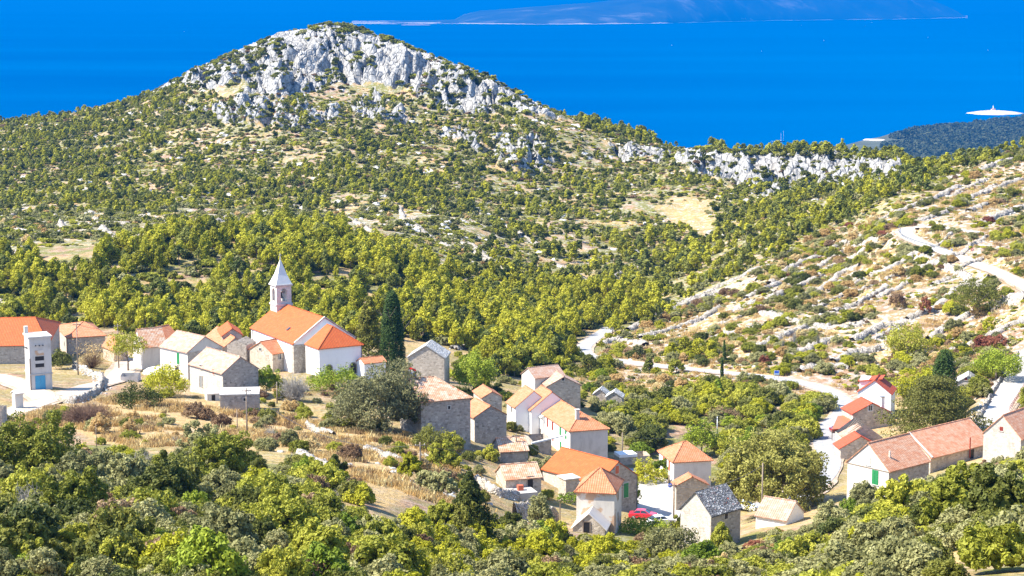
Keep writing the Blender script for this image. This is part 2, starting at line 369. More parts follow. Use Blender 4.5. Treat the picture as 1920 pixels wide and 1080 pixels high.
def m_pinkplaster():
    t = NT('peeling_pink_render', .85, .2); s1 = t.gray(t.noise(1.1, 5, .7, t.map((1,1,.2))), .45, .75); p = t.gray(t.noise(.33, 3, .6, t.map((1,1,1.4))), .5, .54)
    c = t.mix(p, (.60,.55,.49), (.52,.34,.22)); c = t.mix(t.math('MULTIPLY', s1, .5), c, (.3,.27,.24)); t.col(c); t.bump(t.noise(8, 3), .3, .04); return t.m
M['pinkish'] = m_pinkplaster()
def m_tiles(name, cols, mott=.5, pitch=.30, row=.42, pale=None, paleamt=0.0):
    """clay pan tiles in roof-plane metres: rows, columns, tile-by-tile colour"""
    t = NT(name, .75, .25); uv = t.co('UV')
    br = t.N('ShaderNodeTexBrick'); br.offset = 0; br.squash = 1
    for k, v in (('Scale', 1), ('Mortar Size', .012), ('Mortar Smooth', .3), ('Bias', 0), ('Brick Width', pitch*2), ('Row Height', row)): br.inputs[k].default_value = v
    br.inputs['Color1'].default_value = (0,0,0,1); br.inputs['Color2'].default_value = (1,1,1,1); br.inputs['Mortar'].default_value = (.5,.5,.5,1)
    t.L(uv, br.inputs['Vector'])
    k = t.mix(1-mott, br.outputs['Color'], t.noise(.9, 5, .7, t.map((1,1,1), 'UV')))
    c = t.ramp(k, cols)
    if pale: c = t.mix(t.math('MULTIPLY', t.gray(t.noise(1.0, 4, .75, t.map((.6,1.4,1), 'UV')), .46, .62), paleamt), c, pale)
    c = t.mix(t.math('MULTIPLY', br.outputs['Fac'], .55), c, (.10,.04,.02))
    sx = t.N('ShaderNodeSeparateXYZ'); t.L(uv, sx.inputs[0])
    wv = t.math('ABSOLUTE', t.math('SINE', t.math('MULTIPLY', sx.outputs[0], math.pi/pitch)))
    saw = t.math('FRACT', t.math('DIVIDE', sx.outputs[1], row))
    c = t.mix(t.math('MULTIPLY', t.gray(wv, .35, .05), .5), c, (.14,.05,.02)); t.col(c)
    t.bump(t.math('ADD', t.math('MULTIPLY', wv, 1.0), t.math('MULTIPLY', saw, .5)), .45, .08); return t.m
M['tile_new'] = m_tiles('new_orange_clay_tiles', [(.1, (.56,.10,.022)), (.5, (.68,.135,.032)), (.9, (.76,.19,.055))], .25)
M['tile_mid'] = m_tiles('weathered_orange_tiles', [(.1, (.56,.19,.08)), (.5, (.67,.255,.12)), (.9, (.68,.31,.17))], .5, pale=(.66,.36,.23), paleamt=.5)
M['tile_light'] = m_tiles('salmon_tiles_lightened_for_sun', [(.1, (.64,.24,.12)), (.5, (.80,.40,.24)), (.9, (.84,.54,.38))], .5, pale=(.84,.60,.44), paleamt=.5)  # lighter copy of the weathered tiles, sun painted into the dim right-hand roofs
M['tile_mott'] = m_tiles('mottled_old_tiles', [(.05, (.60,.22,.10)), (.45, (.70,.42,.26)), (.9, (.78,.64,.50))], .75, pale=(.80,.68,.55), paleamt=.65)
M['tile_pale'] = m_tiles('bleached_pink_tiles', [(.05, (.50,.27,.17)), (.5, (.55,.38,.29)), (.95, (.62,.53,.45))], .65, pale=(.56,.45,.38), paleamt=.6)
M['tile_red'] = m_tiles('bright_red_roof_tiles', [(.1, (.55,.07,.03)), (.9, (.66,.12,.06))], .3, .25, .4)
M['cement'] = m_plaster('pale_cement_roof', (.62,.56,.51), (.40,.33,.28), .5)
def m_slab():
    t = NT('grey_stone_roof_slabs', .9, .2); v = t.map((2.2, 3.4, 1), 'UV'); d = t.voro(1, 'DISTANCE_TO_EDGE', v); cc = t.voro(1, 'F1', v, 'Color')
    c = t.ramp(cc, [(.1, (.11,.11,.12)), (.5, (.28,.28,.29)), (.9, (.50,.49,.48))]); c = t.mix(t.gray(d, .02, .1), (.06,.055,.05), c)
    c = t.mix(t.gray(t.noise(1.8, 3, .6, t.map((1,1,1), 'UV')), .64, .67), c, (.42,.12,.08)); t.col(c); t.bump(t.math('ADD', t.math('MINIMUM', d, .2), t.math('MULTIPLY', cc, .2)), 1, .3); return t.m
M['slab'] = m_slab()
def m_slabpale():
    t = NT('pale_stone_roof_slabs', .9, .2); v = t.map((2.0, 3.0, 1), 'UV'); d = t.voro(1, 'DISTANCE_TO_EDGE', v); cc = t.voro(1, 'F1', v, 'Color')
    c = t.ramp(cc, [(.1, (.34,.33,.32)), (.9, (.62,.61,.59))]); c = t.mix(t.gray(d, .02, .1), (.16,.15,.14), c); t.col(c); t.bump(d, 1, .2); return t.m
M['slabpale'] = m_slabpale()
M['dark'] = plain('dark_interior', (.015,.015,.018), .4)
M['glass'] = plain('window_glass', (.03,.04,.05), .15, spec=.6)
M['green'] = plain('green_painted_wood', (.025,.21,.07), .55)
M['brown'] = plain('red_brown_painted_wood', (.26,.045,.03), .5)
M['brick'] = plain('rust_painted_wood', (.50,.12,.06), .5)
M['blue'] = plain('blue_painted_metal', (.06,.28,.46), .5)
M['wood'] = plain('grey_wood', (.22,.17,.13), .8, .3)
M['concrete'] = plain('concrete', (.50,.47,.43), .85, .18, 2)
M['metal'] = plain('galvanised_metal', (.35,.37,.38), .4, metal=.6)
M['dkmetal'] = plain('dark_metal', (.06,.06,.065), .5)
M['rust'] = plain('rusty_red_metal', (.30,.06,.03), .7)

# ------------------------------------------------------------------ terrain mesh
def region(polys, soft=3, wob=30):
    m = np.zeros(PX.shape); wx = PX+(fbm(XX/20, DD/20, 3, 55)-.5)*wob*2; wy = PY+(fbm(XX/18+9, DD/18, 3, 56)-.5)*wob
    for p in polys: m = np.maximum(m, pip(wx, wy, p).astype(float))
    return smooth(smooth(m, 0, soft), 1, soft)
P_RIGHT = [(1090,690),(1130,655),(1240,600),(1340,560),(1440,500),(1560,440),(1700,380),(1790,330),(1900,285),(2300,250),(2300,720),(1850,760),(1700,720),(1560,760),(1400,740),(1250,760),(1120,760)]
P_PLAT = [(-200,400),(0,385),(200,400),(330,395),(500,385),(650,395),(800,380),(960,400),(960,560),(860,500),(760,450),(700,430),(330,440),(200,450),(-200,470)]
P_MEADOW = [(-100,760),(100,770),(220,745),(480,760),(600,790),(780,820),(800,900),(720,960),(600,860),(430,830),(250,850),(120,800),(-100,820)]
P_GARDEN = [(1180,850),(1130,760),(1250,750),(1400,735),(1560,740),(1600,800),(1500,860),(1340,900),(1230,880)]
P_FORE = [(-300,1300),(-300,820),(60,810),(350,850),(600,870),(720,990),(1100,1010),(1500,1000),(1900,880),(2300,820),(2300,1300)]
P_SAND = [(1270,370),(1330,380),(1350,430),(1290,440),(1240,400)]
stony = region([P_RIGHT], 3, 16)*1.0+region([P_PLAT], 3, 20)*.75+.35*(DD > 560)*(1-region([P_RIGHT, P_PLAT], 3, 20)); stony = np.clip(stony+.25, 0, 1)
golden = np.clip(region([P_MEADOW], 3, 20)+region([P_SAND], 4, 16), 0, 1)
green = np.clip(.55+.45*(DD > 450)+region([P_GARDEN, P_FORE], 3, 14)-region([P_MEADOW, P_RIGHT, P_SAND], 3, 14)*.6, 0, 1)
verts = np.stack([XX, DD, ZZ], -1).reshape(-1, 3)
ii, jj = np.meshgrid(np.arange(NS-1), np.arange(NDg-1), indexing='ij')
a = (ii*NDg+jj).ravel(); faces = np.stack([a, a+NDg, a+NDg+1, a+1], 1)
tm = mesh_np('terrain', verts, faces, [M['ground']], True)
for nm, arr in (('rock', ROCK), ('stony', stony), ('golden', golden), ('green', green)):
    at = tm.attributes.new(nm, 'FLOAT', 'POINT'); at.data.foreach_set('value', arr.astype(np.float32).ravel())
terrain = tag(link(bpy.data.objects.new('terrain', tm)), 'dry scrubby hillside of soil, grass and limestone falling to a valley', 'terrain', kind='structure')
# ground round the camera hill, beyond and below the visible wedge
bm = bmesh.new()
# road ribbons
def ribbon(L, hw, m, lift, taper=0, seed=0):
    d = np.gradient(L[:,:2], axis=0); d /= np.linalg.norm(d, axis=1)[:,None]+1e-9; nrm = np.stack([-d[:,1], d[:,0]], 1)
    n = len(L); cols = np.array([-1,-.5,0,.5,1.0]); w = hw+(fbm(np.arange(n)/9.0, np.full(n, seed+.5), 3, 4)-.5)*taper
    v = np.zeros((n, 5, 3))
    for k, c in enumerate(cols):
        v[:,k,:2] = L[:,:2]+nrm*(c*w)[:,None]; v[:,k,2] = np.maximum(L[:,2], H(v[:,k,0], v[:,k,1])+.02)+lift
    a = (np.arange(n-1)[:,None]*5+np.arange(4)[None]).ravel()
    return v.reshape(-1,3), np.stack([a, a+1, a+6, a+5], 1)
ROADLBL = {'road_lower':'narrow grey asphalt road curving along the foot of the terraced hillside','road_bend':'grey asphalt road dropping past the red carport into the village','road_upper':'pale road rounding a hairpin high on the terraced slope','road_right':'straight pale lane climbing beside the long tiled building','track':'pale dusty track past the transformer tower','track_upper':'pale dirt track coming down behind the transformer tower'}
for k, (pix, hw, m) in ROADS.items():
    v, f = ribbon(RL[k], hw+.8, m, .03, 1.6, 3); o = link(bpy.data.objects.new('road_verge', mesh_np('road_verge', v, f, [M['verge']], True))); tag(o, 'gravel verge of the '+ROADLBL[k].split(' ', 1)[1][:60], 'verge', kind='structure')
    v, f = ribbon(RL[k], hw, m, .075, .3 if m == 'asphalt' else .9, 1); o = link(bpy.data.objects.new('road' if 'track' not in k else 'track', mesh_np('road', v, f, [M[m]], True))); tag(o, ROADLBL[k], 'road', kind='structure')
cyx, cyy = yc; me = bpy.data.meshes.new('parking_yard'); me.from_pydata([(x, y, YZ+.09) for x, y in zip(yx, yy)], [], [list(range(len(yx)))]); me.materials.append(M['pale'])
tag(link(bpy.data.objects.new('parking_yard', me)), 'pale paved yard where the red car is parked', 'yard', kind='structure')
bm.free()

# ------------------------------------------------------------------ sea, far islands, headland
def m_sea():
    t = NT('blue_sea', .6, .0); v = t.map((.00022,.00075,1)); n = t.noise(1.0, 4, .5, v); n2 = t.noise(.004, 3, .6, t.map((.5,1,1)))
    c = t.ramp(n, [(.25, (.0,.053,.190)), (.5, (.0,.067,.215)), (.75, (.0,.086,.25))])
    sx = t.N('ShaderNodeSeparateXYZ'); t.L(t.co(), sx.inputs[0]); az = t.math('DIVIDE', sx.outputs[0], sx.outputs[1])
    c = t.mix(t.math('MULTIPLY', t.gray(az, -.30, .25), .30), t.mix(.12, c, (.0,.02,.12)), (.0,.115,.30))
    t.col(c); t.bump(t.noise(.02, 4, .6), .15, .6); return t.m
RS = 60000.0
ang = np.linspace(R(18), R(162), 97); rad = np.concatenate([[700], np.geomspace(900, RS, 40)])
A, B = np.meshgrid(ang, rad, indexing='ij'); v = np.stack([B*np.cos(A), B*np.sin(A), np.zeros_like(A)], -1).reshape(-1,3)
nr = len(rad); ii, jj = np.meshgrid(np.arange(len(ang)-1), np.arange(nr-1), indexing='ij'); a = (ii*nr+jj).ravel()
tag(link(bpy.data.objects.new('sea', mesh_np('sea', v, np.stack([a, a+nr, a+nr+1, a+1], 1), [m_sea()], True))), 'deep blue sea reaching to the horizon', 'sea', kind='structure')

def m_far():
    t = NT('far_island_scrub', .95, .1); geo = t.N('ShaderNodeNewGeometry'); sx = t.N('ShaderNodeSeparateXYZ'); t.L(geo.outputs['Position'], sx.inputs[0])
    n = t.noise(.0012, 6, .65); c = t.ramp(n, [(.35, (.03,.045,.03)), (.55, (.07,.08,.05)), (.68, (.30,.26,.20)), (.8, (.5,.44,.36))])
    k = t.gray(t.math('ADD', sx.outputs[2], t.math('MULTIPLY', t.noise(.002, 3), 30)), 36/1000, 60/1000)
    sh = t.math('LESS_THAN', t.math('SUBTRACT', sx.outputs[2], t.math('MULTIPLY', t.gray(t.noise(.0015, 3), .35, .6), 16)), 0)
    c = t.mix(sh, c, (.85,.72,.60)); t.col(c); return t.m
def island(name, crest, shore, depth, mat, label, nx=260, ny=40, rough=.35, lowz=-5):
    """crest: [(px,py)] skyline; shore: [(px,py)] near waterline at z=0"""
    x = np.linspace(max(crest[0][0], shore[0][0]), min(crest[-1][0], shore[-1][0]), nx)
    cy = np.interp(x, *zip(*crest)); sy = np.interp(x, *zip(*shore)); Y0 = HC/t_of_py(sy)
    q = np.linspace(0, 1, ny); V = np.zeros((nx, ny, 3))
    for j, u in enumerate(q):
        Y = Y0+depth*u; prof = math.sin(math.pi*min(1, u))**.8 if u < 1 else 0
        Yc = Y0+depth*.5; hc = np.maximum(HC-t_of_py(cy)*Yc, 2)
        X = (x-960)/F*Y*(CP+HC/Yc*SP)
        z = hc*prof*(1+rough*(fbm(X/depth*9, Y/depth*7, 5, 12)-.5)*2*min(1, abs(u-.5)*4)) if 0 < u < 1 else np.full(nx, lowz)
        V[:,j,0] = X; V[:,j,1] = Y; V[:,j,2] = z
    a = (np.arange(nx-1)[:,None]*ny+np.arange(ny-1)[None]).ravel()
    o = link(bpy.data.objects.new(name, mesh_np(name, V.reshape(-1,3), np.stack([a, a+ny, a+ny+1, a+1], 1), [mat], True)))
    return tag(o, label, 'island', kind='structure')
mf = m_far()
island('island', [(840,44),(870,28),(900,20),(960,16),(1010,12),(1060,8),(1110,5),(1150,0),(1200,-12),(1300,-30),(1450,-38),(1600,-34),(1700,-14),(1745,0),(1775,12),(1800,24),(1814,32)],
   [(840,44.5),(1000,45.5),(1100,45.5),(1250,44),(1330,42),(1400,40),(1480,38.5),(1600,37),(1700,36),(1814,33.5)], 6500, mf, 'long dark wooded island across the channel', 420, 50)
island('island', [(660,44),(700,41),(730,40),(800,39),(850,37),(880,38)], [(660,45.2),(880,44.6)], 5000, mf, 'faint low hill of land at the far end of the channel', 80, 20)
island('islet', [(753,46.4),(765,45.2),(790,45.0),(806,46.4)], [(753,47.6),(806,47.6)], 250, M['verge'], 'tiny flat pale islet far out beyond the rocky peak', 40, 10)

# lighthouse islet
def dome_patch(px0, px1, pyc, hmax, name, label, mat, depth):
    Y = HC/float(t_of_py(pyc)); k = CP+HC/Y*SP; x0 = (px0-960)/F*Y*k; x1 = (px1-960)/F*Y*k; cx = (x0+x1)/2; rx = (x1-x0)/2
    n, m = 72, 14; v = [(0,0,hmax)]; f = []
    for j in range(1, m+1):
        r = j/m
        for i in range(n):
            a = 2*math.pi*i/n; w = 1+.10*math.sin(3*a+1)+.05*math.sin(7*a); z = hmax*(1-r**1.6)-(.8 if j == m else 0)+.5*random.random()*(r < .95)
            v.append((rx*r*w*math.cos(a), depth*r*w*math.sin(a), z))
    me = bpy.data.meshes.new(name); fs = [(0, 1+i, 1+(i+1) % n) for i in range(n)]
    for j in range(m-1):
        for i in range(n): fs.append((1+j*n+i, 1+(j+1)*n+i, 1+(j+1)*n+(i+1) % n, 1+j*n+(i+1) % n))
    me.from_pydata(v, [], fs); me.materials.append(mat); me.polygons.foreach_set('use_smooth', [True]*len(fs))
    o = link(bpy.data.objects.new(name, me)); o.location = (cx, Y, 0); return tag(o, label, 'island', kind='structure')
M['palerock'] = plain('bleached_shore_rock', (.50,.44,.38), .9, .3, .03)
LI = dome_patch(1812, 1916, 213, 9, 'islet', 'flat bare rock islet carrying the lighthouse', M['palerock'], 65)

# wooded headland: beach spit and slope
Ph = [(1560,285),(1620,268),(1650,262),(1680,252),(1720,244),(1780,238),(1850,230),(1920,222),(2060,205),(2300,190)]
x = np.linspace(1560, 2300, 200); cy = np.interp(x, *zip(*Ph)); V = np.zeros((200, 60, 3)); Yf = 2900.0
for j in range(60):
    u = j/59; Ys = HC/t_of_py(cy+1.0); Ys = np.minimum(Ys, 5200); Y = Yf+(Ys-Yf)*min(1, u*1.15)
    if u > .87: Y = Ys+(u-.87)*900
    X = (x-960)/F*Y*(CP+HC/Y*SP); hc = np.maximum(HC-t_of_py(cy)*np.minimum(HC/t_of_py(cy+1.0), 5200), 1.5)
    z = hc*(.35+.65*min(1,u*1.15))*(1 if u < .87 else (1-(u-.87)/.13))+10*fbm(X/180, Y/180, 4, 8)*np.clip((x-1640)/120, 0, 1)*(u < .85)
    V[:,j,0] = X; V[:,j,1] = Y; V[:,j,2] = np.where((x < 1640), np.minimum(z, 2.0), z)-(6 if j == 59 else 0)
HEADV = V
a = (np.arange(199)[:,None]*60+np.arange(59)[None]).ravel()
tag(link(bpy.data.objects.new('hills', mesh_np('hills', V.reshape(-1,3), np.stack([a, a+60, a+61, a+1], 1), [plain('headland_scrub', (.07,.08,.05), .95, .4, .02)], True))), 'low dark green headland with a pale beach at its tip', 'headland', kind='structure')
dome_patch(1619, 1672, 263.5, 2.5, 'beach', 'pale pebble beach at the tip of the wooded headland', M['palerock'], 55)

# ------------------------------------------------------------------ haze
def haze():
    me = bpy.data.meshes.new('haze'); x, y0, y1, z0, z1 = 61000, -200, 61000, -8, 455
    v = [(a, b, c) for a in (-x, x) for b in (y0, y1) for c in (z0, z1)]
    me.from_pydata(v, [], [(0,1,3,2),(4,6,7,5),(0,4,5,1),(2,3,7,6),(0,2,6,4),(1,5,7,3)])
    m = bpy.data.materials.new('thin_blue_air'); m.use_nodes = True; n = m.node_tree; n.nodes.clear(); o = n.nodes.new('ShaderNodeOutputMaterial'); p = n.nodes.new('ShaderNodeVolumePrincipled')
    p.inputs['Color'].default_value = HAZE_COL; p.inputs['Density'].default_value = HAZE_D; p.inputs['Anisotropy'].default_value = 0
    n.links.new(p.outputs[0], o.inputs['Volume']); me.materials.append(m)
    tag(link(bpy.data.objects.new('haze', me)), 'thin blue haze over the sea and hills', 'haze', kind='stuff')
HAZE_COL = (.0,.182,.565,1); HAZE_D = 6.5e-5
haze()
# ------------------------------------------------------------------ mesh collector
class MB:
    def __init__(s): s.v = []; s.f = []; s.uv = {}
    def quad(s, *p, uv=None):
        i = len(s.v); s.v += [tuple(q) for q in p]; s.f.append(tuple(range(i, i+len(p))))
        if uv: s.uv[len(s.f)-1] = uv
    def box(s, x0, x1, y0, y1, z0, z1):
        i = len(s.v); s.v += [(a, b, c) for a in (x0, x1) for b in (y0, y1) for c in (z0, z1)]
        s.f += [tuple(i+k for k in q) for q in ((0,1,3,2),(4,6,7,5),(0,4,5,1),(2,3,7,6),(0,2,6,4),(1,5,7,3))]; return s
    def tube(s, a, b, r0, r1=None, n=8, cap=True):
        r1 = r0 if r1 is None else r1; a = Vector(a); b = Vector(b); d = (b-a).normalized(); u = d.orthogonal().normalized(); w = d.cross(u); i = len(s.v)
        for p, r in ((a, r0), (b, r1)):
            for k in range(n): t = 2*math.pi*k/n; s.v.append(tuple(p+(u*math.cos(t)+w*math.sin(t))*r))
        s.f += [(i+k, i+(k+1) % n, i+n+(k+1) % n, i+n+k) for k in range(n)]
        if cap: s.f += [tuple(i+k for k in range(n))[::-1], tuple(i+n+k for k in range(n))]
        return s
    def build(s, name, mat, parent=None, smooth=False):
        me = bpy.data.meshes.new(name); me.from_pydata(s.v, [], s.f); me.materials.append(mat)
        if s.uv:
            l = me.uv_layers.new(name='uv')
            for k, uv in s.uv.items():
                p = me.polygons[k]
                for li, q in zip(p.loop_indices, uv): l.data[li].uv = q
        b = bmesh.new(); b.from_mesh(me); bmesh.ops.recalc_face_normals(b, faces=b.faces); b.to_mesh(me); b.free()
        if smooth: me.polygons.foreach_set('use_smooth', [True]*len(me.polygons))
        return link(bpy.data.objects.new(name, me), parent)

FOOT = []      # building footprints kept clear of plants: (x, y, radius)
class House:
    """N near corner at eave (px,py), L / R eave corners (pixels or lengths in m), by = pixel row of the ground under N"""
    def __init__(s, name, label, N, L, R_, by, wall, roof, axis, ends='gg', apex=None, rise=None, inset=None, over=.28, yaw=None, below=4, cat='house', group=None, eave=None, dist=None, open_top=False, endover=.15, D=None):
        s.name = name
        if D is None: G = ray_hit(N[0], by)
        else: G = at_d(N[0], by, D)
        s.z0 = G.z; s.ze = HC-float(t_of_py(N[1]))*G.y; Nw = Vector((G.x, G.y, s.ze))
        vx = vy = None
        if isinstance(R_, tuple): vx = at_z(R_[0], R_[1], s.ze)-Nw
        if isinstance(L, tuple): vy = at_z(L[0], L[1], s.ze)-Nw
        if yaw is None:
            c = Vector((0,0))
            if vx: c += Vector((vx.x, vx.y))
            if vy: c += Vector((vy.y, -vy.x))
            yaw = math.atan2(c.y, c.x)
        s.yaw = yaw; ux = Vector((math.cos(yaw), math.sin(yaw), 0)); uy = Vector((-math.sin(yaw), math.cos(yaw), 0))
        # lengths chosen so that the corners fall at their pixel columns
        def length(px, u):
            lo, hi = .5, 60
            f = lambda q: proj(Nw.x+u.x*q, Nw.y+u.y*q, s.ze)[0]-px
            a, b = f(lo), f(hi)
            if a*b > 0: return None
            for _ in range(40):
                m = (lo+hi)/2; c = f(m)
                if a*c <= 0: hi = m
                else: lo, a = m, c
            return (lo+hi)/2
        s.w = R_ if not isinstance(R_, tuple) else (length(R_[0], ux) or vx.length)
        s.l = L if not isinstance(L, tuple) else (length(L[0], uy) or vy.length)
        if s.l > 2.2*(vy.length if vy else s.l) : s.l = vy.length
        if s.w > 2.2*(vx.length if vx else s.w) : s.w = vx.length
        s.root = empty(name, (G.x, G.y, s.z0), yaw); tag(s.root, label, cat, group); s.o = Vector((G.x, G.y, s.z0)); s.ux, s.uy = ux, uy
        s.h = s.ze-s.z0; w, l, h = s.w, s.l, s.h
        c = s.o+ux*w/2+uy*l/2; FOOT.append((c.x, c.y, math.hypot(w, l)/2+.6))
        # along-ridge coordinate a in [0,A], across b in [0,B]
        s.axis = axis; A, B = (l, w) if axis == 'y' else (w, l)
        P = (lambda a, b, z: (b, a, z)) if axis == 'y' else (lambda a, b, z: (a, b, z))
        in0 = (inset or B/2) if ends[0] == 'h' else 0; in1 = (inset or B/2) if ends[1] == 'h' else 0
        in0 = min(in0, A*.98); in1 = min(in1, A*.98-in0) if in0+in1 > A*.98 else in1
        if rise is None:
            if axis == 'y': q = s.o+ux*B/2+uy*in0
            else: q = s.o+ux*in0+uy*B/2
            if apex is None: rise = B*.25
            else: rise = HC-float(t_of_py(apex))*q.y-s.ze
        s.rise = rise = max(.3, min(rise, B*.62))
        b = MB()
        for (x0, y0, x1, y1) in ((0,0,w,0),(w,0,w,l),(w,l,0,l),(0,l,0,0)): b.quad((x0,y0,-below),(x1,y1,-below),(x1,y1,h),(x0,y0,h))
        if ends[0] == 'g': b.quad(P(0,0,h), P(0,B,h), P(0,B/2,h+rise-.02))
        if ends[1] == 'g': b.quad(P(A,0,h), P(A,B,h), P(A,B/2,h+rise-.02))
        s.wall = b.build('wall', M[wall] if isinstance(wall, str) else wall, s.root)
        if open_top: return
        k = rise/(B/2); o = over; e0 = -endover if ends[0] == 'g' else -o; e1 = A+endover if ends[1] == 'g' else A+o
        zo = h-o*k+.06; zr = h+rise+.06; r0 = in0 if ends[0] == 'h' else e0; r1 = A-in1 if ends[1] == 'h' else e1; T = .13
        b = MB(); sl = math.hypot(B/2+o, rise+o*k)
        def uvs(side, pts):
            return [(a_, abs(side-b_)*sl/(B/2+o)) for a_, b_ in pts]
        mid = B/2
        for d, rev in ((0, 0), (-T, 1)):
            for (bb, sd) in ((-o, -o), (B+o, B+o)):
                pts = [(e0,bb),(e1,bb),(r1,mid),(r0,mid)]; zz = [zo, zo, zr, zr]
                b.quad(*[P(p[0], p[1], z+d) for p, z in zip(pts, zz)], uv=uvs(sd, pts))
            for on, ee, rr in ((ends[0], e0, r0), (ends[1], e1, r1)):
                if on == 'h':
                    q = abs(rr-ee); sl2 = math.hypot(q, rise+o*k)
                    b.quad(P(ee,-o,zo+d), P(ee,B+o,zo+d), P(rr,mid,zr+d), uv=[(-o,0),(B+o,0),(mid,sl2)])
        # fascia
        for (p, q, za, zb) in (((e0,-o),(e1,-o),zo,zo), ((e0,B+o),(e1,B+o),zo,zo)): b.quad(P(*p,za), P(*q,zb), P(*q,zb-T), P(*p,za-T))
        for on, ee in ((ends[0], e0), (ends[1], e1)):
            if on == 'g':
                b.quad(P(ee,-o,zo), P(ee,mid,zr), P(ee,mid,zr-T), P(ee,-o,zo-T)); b.quad(P(ee,B+o,zo), P(ee,mid,zr), P(ee,mid,zr-T), P(ee,B+o,zo-T))
            else: b.quad(P(ee,-o,zo), P(ee,B+o,zo), P(ee,B+o,zo-T), P(ee,-o,zo-T))
        # ridge and hip cap tiles
        def caps(p, q, r=.11):
            p, q = Vector(p), Vector(q); n = max(2, int((q-p).length/.42))
            for i in range(n):
                a_ = p.lerp(q, i/n); c_ = p.lerp(q, (i+.93)/n); k0 = len(b.f); b.tube(a_, c_, r, r*.82, 6)
                for kk in range(k0, len(b.f)): b.uv[kk] = [(random.random()*3, random.random()*3)]*len(b.f[kk])
        if roof not in ('slab', 'slabpale', 'cement'):
            caps(P(r0,mid,zr+.0), P(r1,mid,zr+.0))
            if ends[0] == 'h': caps(P(e0,-o,zo), P(r0,mid,zr)); caps(P(e0,B+o,zo), P(r0,mid,zr))
            if ends[1] == 'h': caps(P(e1,-o,zo), P(r1,mid,zr)); caps(P(e1,B+o,zo), P(r1,mid,zr))
        s.P = P; s.A = A; s.B = B
        s.roof = b.build('roof', M[roof] if isinstance(roof, str) else roof, s.root)
        if roof in ('slab', 'slabpale'):      # rough, uneven slab courses
            for vv in s.roof.data.vertices: vv.co.z += random.uniform(-.03, .05)
    def on_wall(s, px, py, side):
        """pixel -> (coordinate along wall, height) on side 'L' (x=0), 'R' (y=0)"""
        o = s.o; n = s.ux if side == 'L' else s.uy; u = s.uy if side == 'L' else s.ux
        t = float(t_of_py(py)); k = CP+t*SP; d = Vector(((px-960)/F*k, 1, -t)); c = Vector((0,0,HC))
        q = ((o-c).dot(n))/d.dot(n); p = c+d*q; return (p-o).dot(u), p.z-s.z0
    def plate(s, side, u, z, w, h, t0, t1, mat, name, parent=None):
        b = MB()
        if side == 'L': b.box(-t1, -t0, u-w/2, u+w/2, z, z+h)
        else: b.box(u-w/2, u+w/2, -t1, -t0, z, z+h)
        return b.build(name, M[mat], parent or s.root)
    def window(s, side, px, py, w=.9, h=1.2, kind='dark', frame='concrete'):
        u, zc = s.on_wall(px, py, side); z = zc-h/2
        if kind in ('dark', 'glass'):
            b = MB(); f = .12
            for (a0, a1, c0, c1) in ((u-w/2-f, u+w/2+f, z-f, z), (u-w/2-f, u+w/2+f, z+h, z+h+f), (u-w/2-f, u-w/2, z, z+h), (u+w/2, u+w/2+f, z, z+h)):
                if side == 'L': b.box(-.07, .003, a0, a1, c0, c1)
                else: b.box(a0, a1, -.07, .003, c0, c1)
            fr = b.build('window', M[frame], s.root); s.plate(side, u, z, w, h, -.002, .02, 'dark' if kind == 'dark' else 'glass', 'pane', fr)
            if kind == 'glass': s.plate(side, u, z, .07, h, .02, .045, 'offwhite', 'frame', fr)
        else:
            b = MB()
            for q in (-1, 1):
                a0, a1 = sorted((u+q*.015, u+q*w/2))
                if side == 'L': b.box(-.06, -.006, a0, a1, z, z+h)
                else: b.box(a0, a1, -.06, -.006, z, z+h)
                for k in range(1, 9):      # louvres
                    zz = z+h*k/9
                    if side == 'L': b.box(-.075, -.06, a0+.06, a1-.06, zz-.02, zz+.02)
                    else: b.box(a0+.06, a1-.06, -.075, -.06, zz-.02, zz+.02)
            sh = b.build('shutter', M[kind], s.root); s.plate(side, u, z-.1, w+.24, .09, -.002, .1, 'concrete', 'sill', s.root)
    def door(s, side, px, w=1.0, h=2.1, kind='wood', z=0.0, py=None):
        u, zz = s.on_wall(px, py or 900, side)
        if py is not None: z = zz-h/2
        d = s.plate(side, u, z, w, h, -.002, .04, kind, 'door'); b = MB()
        for (a0, a1, c0, c1) in ((u-w/2-.14, u+w/2+.14, z+h, z+h+.16), (u-w/2-.14, u-w/2, z, z+h), (u+w/2, u+w/2+.14, z, z+h)):
            if side == 'L': b.box(-.08, .003, a0, a1, c0, c1)
            else: b.box(a0, a1, -.08, .003, c0, c1)
        b.build('door_frame', M['ashlar'], s.root)
    def chimney(s, a, b_, w=.55, h=1.3, mat='offwhite', top='concrete'):
        z = s.h+s.rise*(1-abs(b_-s.B/2)/(s.B/2)); x, y, _ = s.P(a, b_, 0)
        c = MB().box(x-w/2, x+w/2, y-w/2, y+w/2, z-.4, z+h).build('chimney', M[mat], s.root); MB().box(x-w/2-.1, x+w/2+.1, y-w/2-.1, y+w/2+.1, z+h+.002, z+h+.12).build('cap', M[top], c)
    def band(s, side, z, h, mat, t=.05):
        L_ = s.l if side == 'L' else s.w; s.plate(side, L_/2, z, L_+.1, h, -.003, t, mat, 'cornice')

HS = {}
def house(key, *a, **k): HS[key] = House(*a, **k); return HS[key]

# --- church
c = house('nave', 'church', 'white church with orange roof and pointed bell tower', (552,643.5), (470.8,614.2), (666,633), 700, 'white', 'tile_new', 'y', 'gg', apex=595.3, over=.3, cat='church')
nave_yaw = c.yaw
